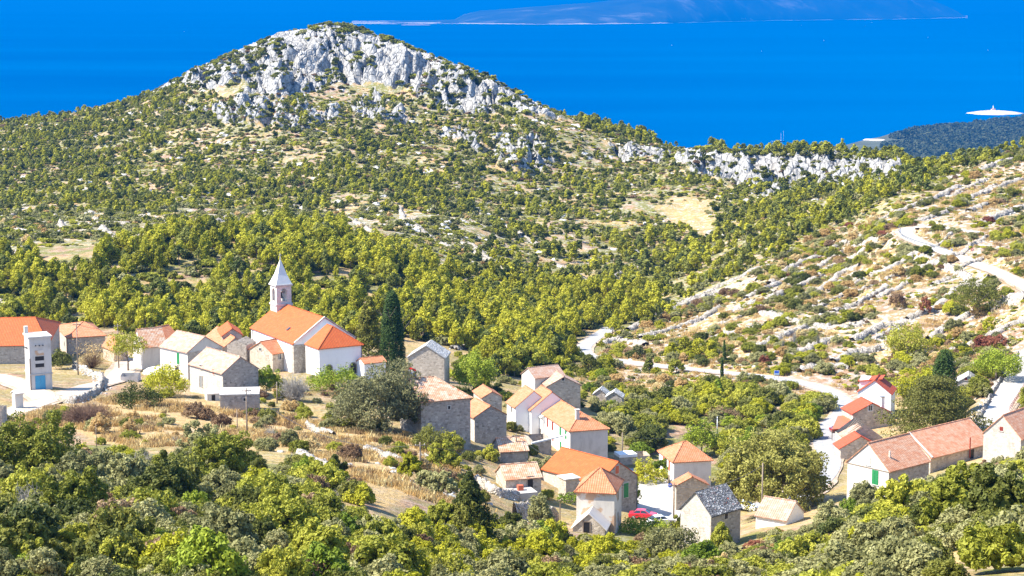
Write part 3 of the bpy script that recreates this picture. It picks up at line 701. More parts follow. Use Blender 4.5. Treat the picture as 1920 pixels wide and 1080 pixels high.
# quoin at the near corner, gable coping
MB().box(-.12, 2.6, -.10, .9, -4, c.h-.35).build('quoin', M['ashlar'], c.root)
b = MB()
for q in (0, 1):
    x0, x1 = (0, c.w/2) if q == 0 else (c.w, c.w/2)
    b.quad((x0,-.25,c.h+.15),(x1,-.25,c.h+c.rise+.22),(x1,.12,c.h+c.rise+.22),(x0,.12,c.h+.15)); b.quad((x0,-.25,c.h+.15),(x1,-.25,c.h+c.rise+.22),(x1,-.25,c.h+c.rise+.05),(x0,-.25,c.h-.02))
b.build('coping', M['concrete'], c.root)
sk = MB(); ya, xa = c.l*.34, c.w*.16; k = c.rise/(c.w/2)
sk.box(-.45, .45, -.35, .35, 0, .14); s_ = sk.build('skylight', M['dkmetal'], c.root); s_.location = (xa, ya, c.h+xa*k+.07); s_.rotation_euler = (0, -math.atan(k), 0)
b = MB().box(-.12, -.02, c.l-1.0, c.l-.85, -1, c.h-.3); b.build('downpipe', M['dkmetal'], c.root)

def arched(parent, P, u, z, w, h, side):
    """arched window: stone surround and dark pane on a wall; P maps (u, out, z)"""
    n = 9; fr = MB(); pane = []
    ring = [(u-w/2, z), (u-w/2, z+h)]+[(u-w/2*math.cos(math.pi*i/n), z+h+w/2*math.sin(math.pi*i/n)) for i in range(1, n)]+[(u+w/2, z+h), (u+w/2, z)]
    o2 = [(u+(a-u)*(1+.36/w), (c_ if c_ <= z+h else z+h+(c_-z-h)*(1+.36/w))) for a, c_ in ring]
    for i in range(len(ring)-1):
        a, b_, c_, d_ = ring[i], ring[i+1], o2[i+1], o2[i]
        fr.quad(P(a[0],.09,a[1]), P(b_[0],.09,b_[1]), P(c_[0],.09,c_[1]), P(d_[0],.09,d_[1])); fr.quad(P(c_[0],.09,c_[1]), P(d_[0],.09,d_[1]), P(d_[0],-.003,d_[1]), P(c_[0],-.003,c_[1])); fr.quad(P(a[0],.09,a[1]), P(b_[0],.09,b_[1]), P(b_[0],0,b_[1]), P(a[0],0,a[1]))
    f = fr.build('window', M['ashlar'], parent); g = MB(); g.quad(*[P(a, .012, c_) for a, c_ in ring]); g.build('pane', M['dark'], f)
a_ = house('apse', 'church_apse', 'low white sanctuary with a hipped orange roof against the church gable', (598.9,652.6), (573,641.9), (678.6,644.1), 706, 'white', 'tile_new', 'y', 'hg', inset=3.4, apex=612, yaw=nave_yaw, cat='church', endover=0)
for (px, py) in ((617,694), (662,690)):
    u, z = a_.on_wall(px, py, 'R'); arched(a_.root, lambda u_, o_, z_: (u_, -o_, z_), u, z-1.0, 1.15, 1.4, 'R')
MB().box(a_.w-.14, a_.w-.02, -.16, -.03, -1, a_.h-.1).build('downpipe', M['dkmetal'], a_.root)
house('sacristy', 'sacristy', 'low white lean-to with a thin red roof beside the church apse', (683,681), 3.0, (723,694), 712, 'white', 'tile_mid', 'x', 'gg', rise=.7, yaw=nave_yaw, D=a_.o.y+1.0, cat='outbuilding')

# bell tower
def bell_tower():
    G = c.o+c.uy*(c.l-1.9)+c.ux*(c.w*.5+.4); px0, _ = proj(G.x, G.y, G.z); z0 = c.z0-1; W2 = 1.62
    # centre the tower on its pixel column
    G.x += (528.5-px0)/F*G.y
    zt = HC-float(t_of_py(531.5))*G.y-z0; zs = HC-float(t_of_py(485))*G.y-z0; zb = HC-float(t_of_py(571))*G.y-z0; zr = HC-float(t_of_py(566))*G.y-z0
    r = empty('bell_tower', (G.x, G.y, z0), nave_yaw); tag(r, 'pale stone bell tower with arched openings and white pyramid spire', 'bell tower')
    MB().box(-W2, W2, -W2, W2, -3, zb).build('shaft', M['ashlar_pale'], r)
    MB().box(-W2-.16, W2+.16, -W2-.16, W2+.16, zb, zb+.4).build('band', M['concrete'], r)
    # belfry: four corner piers and arches
    b = MB(); z1 = zb+.4; ow = .68; zsprg = z1+2.35; Wb = W2-.04
    for sx in (-1, 1):
        for sy in (-1, 1): b.box(*sorted((sx*ow, sx*Wb)), *sorted((sy*ow, sy*Wb)), z1, zt-.3)
    for k in range(4):
        rot = Matrix.Rotation(math.pi/2*k, 4, 'Z'); n = 8
        pts = [(-ow*math.cos(math.pi*i/n), zsprg+ow*math.sin(math.pi*i/n)) for i in range(n+1)]
        for i in range(n):
            (xa, za), (xb, zb_) = pts[i], pts[i+1]
            for yy_ in (-Wb, -Wb+.5): b.quad(*[rot @ Vector(q) for q in ((xa,yy_,za),(xb,yy_,zb_),(xb,yy_,zt-.3),(xa,yy_,zt-.3))])
            b.quad(*[rot @ Vector(q) for q in ((xa,-Wb,za),(xb,-Wb,zb_),(xb,-Wb+.5,zb_),(xa,-Wb+.5,za))])
        b2 = [(-ow, z1), (ow, z1+.45)]
        b.quad(*[rot @ Vector(q) for q in ((-ow,-Wb+.1,z1),(ow,-Wb+.1,z1),(ow,-Wb+.1,z1+.5),(-ow,-Wb+.1,z1+.5))])
    b.build('belfry', M['ashlar_pale'], r)
    bl = MB(); prof = [(.05,1.15),(.2,1.1),(.28,.8),(.34,.35),(.5,0)]; n = 16
    for (ra, za), (rb, zb2) in zip(prof, prof[1:]):
        for i in range(n):
            a0, a1 = 2*math.pi*i/n, 2*math.pi*(i+1)/n; bl.quad((ra*math.cos(a0),ra*math.sin(a0),za),(ra*math.cos(a1),ra*math.sin(a1),za),(rb*math.cos(a1),rb*math.sin(a1),zb2),(rb*math.cos(a0),rb*math.sin(a0),zb2))
    bb = bl.build('bell', M['dkmetal'], r, True); bb.location = (0,0,z1+.9); MB().box(-1.2,1.2,-.07,.07,z1+2.0,z1+2.15).build('beam', M['wood'], r)
    MB().box(-W2-.22, W2+.22, -W2-.22, W2+.22, zt-.3, zt).build('cornice', M['concrete'], r)
    sp = MB(); q = W2+.10; cor = [(-q,-q,zt),(q,-q,zt),(q,q,zt),(-q,q,zt)]; br = [(x_*.55, y_*.55, zt+(zs-zt)*.38) for x_, y_, _ in cor]
    for i in range(4): sp.quad(cor[i], cor[(i+1)%4], br[(i+1)%4], br[i]); sp.quad(br[i], br[(i+1)%4], (0,0,zs))
    sp.build('spire', M['spire'], r)
    f = MB(); f.tube((0,0,zs-.3),(0,0,zs+.25),.14,.1); f.box(-.045,.045,-.045,.045,zs+.2,zs+1.1); f.box(-.28,.28,-.04,.04,zs+.65,zs+.75); f.build('finial', M['concrete'], r)
M['ashlar_pale'] = m_stone('pale_squared_stone', (.60,.56,.51), (.72,.68,.63), (.52,.47,.42), 1.6, bump=.3)
M['spire'] = m_plaster('pale_spire_render', (.66,.66,.62), (.44,.43,.40), .4)
bell_tower()

# --- left cluster
T = house('annex_w', 'stone_annex', 'tan stone annex with a half orange roof under the church eaves', (511.7,663), (467,664), (543,648), 698, 'stone_tan', 'tile_mid', 'x', 'gg', apex=644.5, yaw=nave_yaw+R(18), rise=1.9)
T.window('R', 524, 668, .7, 1.2, 'glass'); T.window('R', 537, 672, .7, 1.2, 'glass'); T.window('L', 488, 655, .5, .5)
o = house('h22', 'hip_roofed_house', 'long cream house with bright orange hipped roof behind the transformer tower', (90,646), (-70,652), (111,626), 684, 'stone_tan', 'tile_new', 'y', 'hh', inset=3.5, rise=3.3)
o = house('h23', 'hip_roofed_house', 'stone house with weathered orange hipped roof between two wooden poles', (128,633), (105,617), (197,629.5), 665, 'stone_tan', 'tile_mid', 'x', 'hh', inset=4.5, apex=603.5)
o.door('L', 113, .9, 1.8, 'metal'); o.window('L', 121, 645, .7, 1.1, 'metal')
o = house('h24', 'low_house', 'low house with faded orange roof behind the small dark tree', (214,655), (193,640), (240,650), 680, 'stone_tan', 'tile_mid', 'y', 'gg', rise=2.2)
o = house('h25', 'low_house', 'wide low house with mottled pink and orange roof left of the bleached roof', (268,650), 6.0, (312,646), 672, 'offwhite', 'tile_mott', 'x', 'gg', rise=2.9, D=358)
o = house('h25b', 'low_house', 'orange tiled roof continuing behind the bleached roof', (312,640), 6.0, (338,634), 672, 'stone_tan', 'tile_mid', 'x', 'gg', rise=2.4, D=366)
o = house('h26', 'stone_house', 'tall stone house with bleached tiles and one green shutter', (352.7,660), (300,650), (417,651), 712, 'offwhite', 'tile_pale', 'y', 'gg', apex=630.7)
o.window('L', 334, 672.5, .75, 2.1, 'green'); o.door('L', 332, 1.0, 1.9, 'dark', py=697); h26 = o
w2 = MB().box(.02, o.w-.02, -.05, .0, -4, o.h-.1); w2.build('gable_wall', M['stone_tan'], o.root)  # tan stone sheet paints in the brownish shade of this gable
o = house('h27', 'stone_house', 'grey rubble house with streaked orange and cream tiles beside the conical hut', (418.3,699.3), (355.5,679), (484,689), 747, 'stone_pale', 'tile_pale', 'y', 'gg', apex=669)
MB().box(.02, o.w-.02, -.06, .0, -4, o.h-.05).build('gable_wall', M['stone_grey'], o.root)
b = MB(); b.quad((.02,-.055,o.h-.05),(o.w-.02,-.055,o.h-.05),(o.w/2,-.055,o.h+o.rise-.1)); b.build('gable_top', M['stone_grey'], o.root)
o.window('L', 376, 688, .5, .8, 'dark'); o.window('L', 400, 697, .45, .8, 'brick'); o.door('L', 377, .9, 1.9, 'metal', py=716)
o = house('h28', 'stone_house', 'stone house with faded orange roof and dark blue-grey gable behind the streaked roof', (418,653), (384,641), (465.5,652), 690, 'stone_grey', 'tile_mid', 'y', 'gg', apex=633)
o = house('h29', 'stone_house', 'rear stone house with plain orange roof nearest the pine wood', (418,629), (378,618), (454,633), 665, 'stone_grey', 'tile_new', 'y', 'gg', apex=616, D=372)
o = house('h30', 'roofless_ruin', 'small roofless grey ruin at the back of the church', (462,648), 4.0, (480,640), 668, 'stone_grey', 'slab', 'x', 'gg', rise=1.0, open_top=True, D=362, cat='ruin')
o = house('ow', 'outbuilding', 'flat-topped grey rubble shed below the conical hut', (413,742), 5.5, (485,738), 768, 'stone_grey', 'slab', 'x', 'gg', rise=.3, open_top=True, yaw=R(6), cat='shed')
b = MB().box(-.1, o.w+.1, -.1, o.l+.1, o.h+.003, o.h+.22); b.build('roof', M['concrete'], o.root); o.window('R', 460, 749, .6, .45)
o = house('wt', 'yard_wall', 'grey concrete yard wall at the end of the dusty track', (226,706), 3.5, (258,703), 716, 'greyplaster', 'slab', 'x', 'gg', open_top=True, yaw=R(2), cat='wall', rise=.3)

def cone_hut(px, py, w, h, label, name='conical_hut', mat='slabpale', zb=None):
    G = ray_hit(px, py); r = empty(name, G, R(20)); tag(r, label, 'hut')
    if zb: r.location.z = zb
    MB().box(-w/2, w/2, -w/2, w/2, -1, h*.45).build('wall', M['offwhite'], r); b = MB(); q = w/2+.1; z0, z1 = h*.45, h
    cor = [(-q,-q,z0),(q,-q,z0),(q,q,z0),(-q,q,z0)]
    for i in range(4): b.quad(cor[i], cor[(i+1)%4], (0,0,z1))
    b.build('roof', M[mat], r); MB().box(-.3,.3,-w/2-.03,-w/2+.01,.0,h*.38).build('door', M['dark'], r); FOOT.append((G.x, G.y, w)); return r
cone_hut(398, 750, 2.1, 2.8, 'tiny whitewashed hut with a dark doorway below the streaked roof', mat='cement')
cone_hut(470, 741, 2.6, 3.4, 'pale pyramid-roofed hut against the grey rubble gable')
def dome_tank(px, py, r, label):
    G = ray_hit(px, py); v = MB(); n = 16; FOOT.append((G.x, G.y, r+.5))
    prof = [(1,0),(1,.35),(.92,.55),(.7,.78),(.4,.92),(.02,1)]
    for (a, za), (b_, zb_) in zip(prof, prof[1:]):
        for i in range(n):
            t0, t1 = 2*math.pi*i/n, 2*math.pi*(i+1)/n; v.quad((a*r*math.cos(t0),a*r*math.sin(t0),za*r*.7-.2),(a*r*math.cos(t1),a*r*math.sin(t1),za*r*.7-.2),(b_*r*math.cos(t1),b_*r*math.sin(t1),zb_*r*.7-.2),(b_*r*math.cos(t0),b_*r*math.sin(t0),zb_*r*.7-.2))
    o = v.build('cistern', M['white'], None, True); o.location = G; tag(o, label, 'cistern')
dome_tank(292, 702, 2.4, 'low white domed cistern left of the green-shuttered house')

# transformer tower
o = house('tt', 'transformer_tower', 'slim concrete transformer tower with open hatch and blue door', (58,635), (45,627), (95,632), 733, 'greyplaster', 'cement', 'x', 'gg', rise=.3, open_top=True, cat='tower')
r = o.root; w, l, h = o.w, o.l, o.h
MB().box(-.2, w+.2, -.2, l+.2, h+.002, h+.28).build('roof', M['concrete'], r)
MB().box(-.12, w+.12, -.14, l+.1, h*.30, h*.30+.14).build('band', M['pale'], r)
u, z = o.on_wall(74, 669, 'R'); zz0 = h*.44
fr = MB(); fr.box(u-.85,u-.75,-.06,.0,zz0,zz0+1.9); fr.box(u+.75,u+.85,-.06,.0,zz0,zz0+1.9); fr.box(u-.85,u+.85,-.06,.0,zz0+1.9,zz0+2.02); fr.box(u-.85,u+.85,-.06,.0,zz0-.1,zz0)
f = fr.build('hatch', M['concrete'], r); MB().box(u-.75,u+.75,-.02,-.002,zz0,zz0+1.9).build('opening', M['dark'], f); MB().box(u-.75,u+.75,-.05,-.021,zz0+.65,zz0+1.15).build('louvre', M['greyplaster'], f)
MB().box(u-.75,u+.75,-.04,-.002,zz0+2.02,zz0+2.9).build('panel', M['pinkish'], r)
d = MB(); d.box(u-.85,u-.01,-.06,-.002,.05,h*.28); d.box(u+.01,u+.85,-.06,-.002,.05,h*.28); d.build('door', M['blue'], r)
for q in range(3):
    i_ = MB(); zz = h*.86
    for k in range(3): i_.tube((u-.6+.6*q, -.12-.13*k, zz), (u-.6+.6*q, -.20-.13*k, zz), .11, .07, 8)
    i_.tube((u-.6+.6*q, 0, zz), (u-.6+.6*q, -.12, zz), .04); i_.build('insulator', M['dkmetal'], r)
    i_ = MB(); i_.tube((-.0, l*.2+.7*q, h*.80), (-.45, l*.2+.7*q, h*.80), .06); i_.build('insulator', M['dkmetal'], r)
MB().box(-.08,.12,-.1,-.003,-1,h*.62).build('cable_duct', M['wood'], r)
MB().box(-.02,.6,l-.6,l,h+.28,h+1.5).build('chimney', M['offwhite'], r)
o = house('hut0', 'stone_hut', 'low dark stone hut at the edge of the track by the tower', (14,760), 4, 5.0, 800, 'stone_tan', 'slab', 'x', 'gg', rise=.3, open_top=True, cat='hut', yaw=R(185))
o = house('meter', 'meter_cabinet', 'small white service cabinet on a stone plinth beside the track', (29,737), (22,733), (43,734), 768, 'offwhite', 'cement', 'x', 'gg', rise=.3, cat='cabinet')

# --- middle
o = house('h1', 'stone_house', 'grey stone gabled house with slab roof beside the tall cypress', (832.5,671), (765,669), 5.0, 716, 'stone_tan', 'slabpale', 'y', 'gg', yaw=None, apex=649, cat='house') if 0 else None
def facing(key, name, label, Lp, Rp, by, depth, wall, roof, apex, **k):
    """gable wall faces us between eave corners Lp (left) and Rp (right)"""
    return house(key, name, label, Lp, depth, Rp, by, wall, roof, 'y', 'gg', apex=apex, **k)
facing('h1', 'stone_house', 'grey stone gabled house with slab roof right of the tall cypress', (765,669.5), (833,671), 720, 6.5, 'stone_tan', 'slabpale', 648.5)
o = house('h2', 'stone_barn', 'broad stone building with mottled tiles beside the flag', (790,752.5), 9.0, (882,744), 822, 'stone_grey', 'tile_mott', 'x', 'gh', inset=4.2, rise=2.7)
o.window('R', 842, 764, .4, .5)
o = house('h3', 'stone_house', 'narrow stone house with orange roof and lit cream side wall', (889.7,782), (861,766.3), (949.6,776), 829, 'stone_pale', 'tile_mid', 'y', 'gg', apex=761)
MB().box(.02, o.w-.02, -.05, 0, -4, o.h-.02).build('gable_wall', M['stone_grey'], o.root); b = MB(); b.quad((.02,-.045,o.h-.02),(o.w-.02,-.045,o.h-.02),(o.w/2,-.045,o.h+o.rise-.08)); b.build('gable_top', M['stone_grey'], o.root)  # dark grey stone sheet carries the gable's shade as colour
o.door('L', 869, .9, 1.8, 'green', py=808); yaw3 = o.yaw
o = house('h4', 'stone_cottage', 'small stone cottage with orange tiles between barn and terrace row', (905,745), (888,737), (941,748), 778, 'stone_tan', 'tile_mid', 'y', 'gg', apex=734, yaw=yaw3-R(8))
o = house('h5d', 'terrace_house', 'terrace house with hipped orange roof and red, green shutters', (1068.6,807.2), (1018.1,775.4), (1139.7,802.8), 862, 'white', 'tile_mid', 'y', 'hg', apex=773.3, inset=4.2)
for px, py, kd in ((1026.5,792.5,'brown'), (1036,798.5,'brown'), (1050.7,808,'green'), (1061,815,'green')): o.window('L', px, py, .85, 1.45, kd)
o.window('L', 1051.5, 836, .8, 1.5, 'green'); o.window('L', 1037, 823, .7, .7, 'brown'); o.chimney(2.7, 2.2, .6, 1.5)
MB().box(.02, o.w-.02, -.05, 0, -4, o.h-.02).build('shade_toned_end_wall', M['greyplaster'], o.root)  # white plaster wall in shade; grey render sheet paints that shade on
yaw5 = o.yaw; d5 = o
def row(key, name, label, N, Lx, R_, by, wall, roof, rise, **k):
    return house(key, name, label, N, Lx, R_, by, wall, roof, 'y', 'gg', rise=rise, yaw=yaw5, endover=.05, **k)
o = row('h5c', 'terrace_house', 'terrace house with plain cement roof and two green shutters', (1017,782), (996.5,770), 7.6, 822, 'white', 'cement', 2.2)
for px, py in ((1001.5,786.5), (1008,791)): o.window('L', px, py, .75, 1.2, 'green')
o.door('L', 1003, .9, 1.9, 'wood', py=812); o.door('L', 1013, .9, 1.9, 'dark', py=814)
o = row('h5b', 'terrace_house', 'terrace house with plain orange roof, taller than its white neighbours', (996,768.5), (976,756), 7.6, 814, 'white', 'tile_mid', 2.9)
o.window('L', 986, 773, .7, 1.2, 'offwhite'); o.window('L', 981.5, 794, .6, 1.0, 'dark'); o.window('L', 990, 800, .7, 1.2, 'glass')
o = row('h5a', 'terrace_house', 'farthest terrace house of the white row with faded orange roof', (967,763), (950.5,752), 6.6, 806, 'white', 'tile_mid', 2.6)
o.window('L', 959, 768, .6, .9, 'dark')
o = house('h6', 'stone_house', 'tall grey stone house with faded pink tiles above the terrace row', (1026,724), (1012,712), (1088.4,721.3), 768, 'stone_tan', 'tile_pale', 'y', 'gg', apex=706.5)
u, z = o.on_wall(1055.6, 711, 'R'); o.window('R', 1055.6, 711, .5, .5)
o = house('h7', 'stone_house', 'half ruined white-sided house with patchy tan slab roof uphill', (1003,708.2), (978,702), (1058,703), 735, 'offwhite', 'tile_pale', 'x', 'gg', apex=690, D=360)
o = house('h8', 'low_shed', 'low shed with rough red tiles left of the collapsed ruin', (938,846), 5.2, (990.5,843), 866, 'stone_grey', 'tile_mott', 'x', 'gg', rise=1.5)
o = house('h9', 'low_shed', 'low outhouse with rough red tiles and a paved terrace', (948.5,898), 4.6, (1014.7,892.6), 920, 'stone_tan', 'tile_mott', 'x', 'gg', rise=1.5)
o.door('R', 994, .8, 1.5, 'dark', py=904)
b = MB().box(-.3, o.w*.68, -3.4, -.05, -3, .35); t_ = b.build('terrace', M['pale'], o.root); MB().box(1.2, 2.0, -2.0, -1.3, .35, 1.1).build('oven', M['brick'], o.root)
o = house('h10', 'barn', 'large stone barn with plain bright orange roof beside the parking yard', (1121.4,906), (1017.7,878.4), (1194.3,890.7), 950, 'stone_pale', 'tile_new', 'y', 'gg', apex=866)
MB().box(.02, o.w-.02, -.05, 0, -4, o.h-.02).build('gable_wall', M['stone_grey'], o.root); b = MB(); b.quad((.02,-.045,o.h-.02),(o.w-.02,-.045,o.h-.02),(o.w/2,-.045,o.h+o.rise-.08)); b.build('gable_top', M['stone_grey'], o.root)  # gable turned from the sun: shade painted on as greyer stone
def gablewin(o, px, py, w, h, mat):
    u, z = o.on_wall(px, py, 'R'); f = MB().box(u-w/2-.12, u+w/2+.12, -.12, -.04, z-h/2-.12, z+h/2+.12).build('window', M['concrete'], o.root); MB().box(u-w/2, u+w/2, -.15, -.121, z-h/2, z+h/2).build('pane', M[mat], f)
gablewin(o, 1156, 880.5, .7, 1.2, 'brick'); gablewin(o, 1173, 919, .95, 2.2, 'green')
b = MB(); b.tube((.5,-.18,-2),(.5,-.18,o.h-.2),.06); b.tube((o.w-.1,-.18,-2),(o.w-.1,-.18,o.h-.2),.06); b.build('downpipe', M['dkmetal'], o.root)
o = house('h10a', 'privy', 'tiny annex with white flat roof against the big orange barn', (1061,900), (1047,897), (1086,899), 925, 'stone_tan', 'cement', 'x', 'gg', rise=.3, open_top=True, D=272, cat='shed')
MB().box(-.2, o.w+.2, -.2, o.l+.2, o.h+.002, o.h+.16).build('roof', M['offwhite'], o.root)
o = house('h11', 'tower_house', 'tall peeling pink house with pyramid tile roof in front of the barn', (1152,923.2), (1079.7,919.3), (1170.8,899.8), 1010, 'pinkish', 'tile_mid', 'x', 'hh', inset=2.6, apex=882) if 0 else None
o = house('h11', 'tower_house', 'tall peeling pink house with hipped tile roof in front of the barn', (1080.5,919.5), 7.0, (1152,923), 992, 'pinkish', 'tile_mid', 'x', 'hh', inset=2.55, rise=2.3)
h11 = o
def side_win(o, yloc, z, w, h, mat='dark'):    # window on the right-hand (x = w) wall
    f = MB(); f.box(o.w-.003, o.w+.06, yloc-w/2-.1, yloc+w/2+.1, z-.1, z+h+.1); g = f.build('window', M['concrete'], o.root); MB().box(o.w+.061, o.w+.075, yloc-w/2, yloc+w/2, z, z+h).build('pane', M[mat], g)
side_win(o, 3.4, o.h-1.9, .8, 1.3); side_win(o, 3.4, o.h-4.9, .7, 1.3)
o = house('h12', 'lean_to_house', 'small stone lean-to with pale pink roof below the peeling tall house', (1074,988), 3.6, (1134,995), 1016, 'stone_tan', 'cement', 'y', 'gg', rise=1.9, yaw=h11.yaw, D=h11.o.y-3.7)
o.window('R', 1100, 991, .8, 1.7, 'dark', 'wood')
o = house('h13', 'white_house', 'two-storey white house with orange pyramid roof and brick-red shutters', (1262.8,865.4), (1236,844.6), (1333.6,861.5), 915, 'white', 'tile_mid', 'x', 'hh', inset=2.9, apex=828)
o.window('L', 1244.5, 865, .8, 1.7, 'brick'); o.window('L', 1255, 872.5, .8, 1.7, 'brick'); o.door('L', 1254, .9, 2.0, 'wood', py=902)
MB().box(.02, o.w-.02, -.05, 0, -4, o.h-.1).build('shade_toned_end_wall', M['offwhite'], o.root)  # duller plaster sheet puts the shade of this face into its colour
facing('h14', 'stone_outhouse', 'little tiled stone outhouse in front of the white house', (1268,910), (1327,908), 924, 2.6, 'stone_tan', 'tile_mid', 894, D=283)
o = house('h15', 'stone_house', 'tall limestone house with dark slab roof next to the parking yard', (1331.8,965), (1276.3,952), (1388.3,949.3), 1032, 'stone_pale', 'slab', 'x', 'gg', apex=None, rise=2.5)
h15 = o
MB().box(.02, o.w-.02, -.05, 0, -4, o.h-.1).build('side_wall', M['stone_grey'], o.root); gablewin(o, 1360.5, 966, .6, .9, 'dark')  # greyer stone over the right face, its shade painted into the colour
o = house('h16', 'shed', 'low white shed with pale corrugated pink roof below the big tree', (1417,964), 5.0, (1475,974), 992, 'white', 'tile_pale', 'x', 'gg', rise=1.9)
o = house('r1', 'collapsed_ruin', 'collapsed roofless ruin with a white beam between shed and terrace row', (998,826), 4.5, (1034,822), 846, 'stone_grey', 'slab', 'x', 'gg', rise=.3, open_top=True, cat='ruin', yaw=yaw5)
b = MB(); b.box(-.5, 6.5, -1.3, -1.0, 1.6, 1.85); bb = b.build('beam', M['white'], o.root); bb.rotation_euler = (0, -.12, R(8))
o = house('r2', 'low_ruin', 'low stone enclosure with white parapet behind the barn', (1163,858), 3.5, (1219,854), 872, 'stone_tan', 'slab', 'x', 'gg', rise=.3, open_top=True, cat='ruin')
MB().box(-.2, 3.0, -.2, 2.6, o.h+.003, o.h+.5).build('parapet', M['white'], o.root)
for (px0, px1, y, by, nm) in ((1112,1138,737,752,'broken stone hut wall on the slope right of the terrace row'), (1136,1166,742,764,'grey gabled hut ruin just above the green gardens')):
    facing('q%d' % px0, 'stone_ruin', nm, (px0,y+2), (px1,y+3), by, 3.5, 'stone_grey', 'slabpale', y-7, cat='ruin')

# --- right group
o = house('h17', 'long_house', 'front section of the long tiled building with a green shutter', (1664.4,881.4), (1589.4,867), (1741.7,866), 948, 'offwhite', 'tile_light', 'x', 'gg', apex=None, rise=3.0)
o.window('L', 1641, 895, 1.0, 1.9, 'green'); u, z = o.on_wall(1627, 864, 'L'); o.window('L', 1628, 864, .7, 1.1, 'offwhite')
MB().box(.02, o.w-.02, -.05, 0, -4, o.h-.1).build('side_wall', M['stone_tan'], o.root)
b = MB(); b.tube((1.8, 1.3, o.h+.5), (1.8, 1.3, o.h+2.0), .12); b.build('flue', M['offwhite'], o.root); o.band('L', o.h-.35, .12, 'wood')
yaw17 = o.yaw; h17 = o
o = house('h18', 'long_house', 'rear section of the long tiled building, higher and with a dark doorway', (1744,857), 8.4, (1858.3,831.5), 888, 'stone_tan', 'tile_light', 'x', 'gg', rise=3.0, yaw=yaw17)
o.door('R', 1822, .9, 1.5, 'dark', py=851); b = MB(); b.tube((o.w*.62, -.25, 1), (o.w*.62, -.25, o.h+1.6), .11); b.build('flue', M['rust'], o.root)
b = MB(); b.quad((-.2,-.3,o.h),( -.2,o.l/2,o.h+o.rise+.1),(.25,o.l/2,o.h+o.rise+.16),(.25,-.3,o.h+.06)); b.build('coping', M['offwhite'], o.root)
o = house('h19', 'stone_house', 'stone house with small square attic window at the foot of the lane', (1912.5,821), (1844.4,810), 9.0, 868, 'stone_pale', 'tile_light', 'x', 'gg', rise=2.9)
o.window('L', 1877.5, 804, .5, .6, 'brown')
facing('h20b', 'stone_house', 'stone gabled house with white framed attic window and chimney', (1598.6,775.3), (1670,772), 812, 5.4, 'stone_tan', 'tile_red', 755.8)
o = HS['h20b']; o.window('R', 1632, 765, .8, 1.0, 'glass', 'white'); o.chimney(1.2, o.B*.84, .6, 2.0, 'white', 'metal')
facing('h20a', 'white_house', 'white gabled house with bright red roof and side dormer uphill', (1607,734), (1670.8,738), 795, 6.0, 'white', 'tile_red', 713, D=HS['h20b'].o.y+9)
o = HS['h20a']; r_ = MB().box(-.1, 3.4, 2.4, 6.2, o.h-.5, o.h+1.9).build('dormer', M['white'], o.root)
b = MB(); b.quad((-.4,2.1,o.h+1.6),(4.2,2.1,o.h+2.3),(4.2,6.4,o.h+2.3),(-.4,6.4,o.h+1.6), uv=[(0,0),(0,4),(4,4),(4,0)]); b.quad((-.4,2.1,o.h+1.45),(-.4,2.1,o.h+1.6),(4.2,2.1,o.h+2.3),(4.2,2.1,o.h+2.15)); b.build('dormer_roof', M['tile_red'], o.root)
facing('h20d', 'stone_outhouse', 'low stone outhouse with red tiles in front of the roofless ruin', (1575.6,840), (1650,838), 862, 3.8, 'stone_tan', 'tile_red', 818)
o = house('h20c', 'roofless_ruin', 'roofless house with broken gable and fallen rafters', (1583,822), 5.5, (1655,820), 846, 'stone_tan', 'slab', 'y', 'gg', apex=795, open_top=True, cat='ruin', D=HS['h20d'].o.y+4.6)
b = MB()
for k in range(5):
    y_ = 1+.9*k; b.tube((.2+.3*k, y_, o.h+.2), (o.w*.5, y_, o.h+o.rise-.1), .08, n=5)
b.build('rafter', M['wood'], o.root)
b = MB(); q = MB(); b.quad((-.2,-.1,o.h+.05),(o.w*.45,-.1,o.h+o.rise*.8),(o.w*.45,3.0,o.h+o.rise*.8),(-.2,3.6,o.h+.05), uv=[(0,0),(0,4),(3,4),(3.5,0)]); b.build('roof_remnant', M['tile_pale'], o.root)
# carport
def carport():
    G = ray_hit(1578, 822); P_ = [at_z(x_, y_, G.z+2.3) for x_, y_ in ((1560,806),(1595,803.5),(1598,779.5),(1571,781))]; r = empty('carport', G); tag(r, 'flat rust-red carport roof on posts beside the grey road', 'carport')
    inv = [p-G for p in P_]; b = MB(); z = [q.copy() for q in inv]
    top = [(q.x, q.y, q.z+.14) for q in inv]; bot = [(q.x, q.y, q.z) for q in inv]; b.quad(*top); b.quad(*bot)
    for i in range(4): b.quad(top[i], top[(i+1)%4], bot[(i+1)%4], bot[i])
    b.build('roof', plain('rust_red_sheet', (.60,.13,.06), .6, .06), r)
    for q in inv: MB().box(q.x*.96-.06, q.x*.96+.06, q.y-.06+(.3 if q.y < 2 else -.3), q.y+.06+(.3 if q.y < 2 else -.3), -.5, q.z).build('post', M['wood'], r)
    FOOT.append((G.x+1, G.y+2, 3.5))
carport()
facing('h21', 'stone_cottage', 'small pale cottage with grey slab roof among shrubs below the lane', (1793,717), (1837.5,719), 735, 5.0, 'stone_pale', 'slabpale', 704.5)
HS['h21'].window('R', 1811, 710, .5, .6, 'brown')
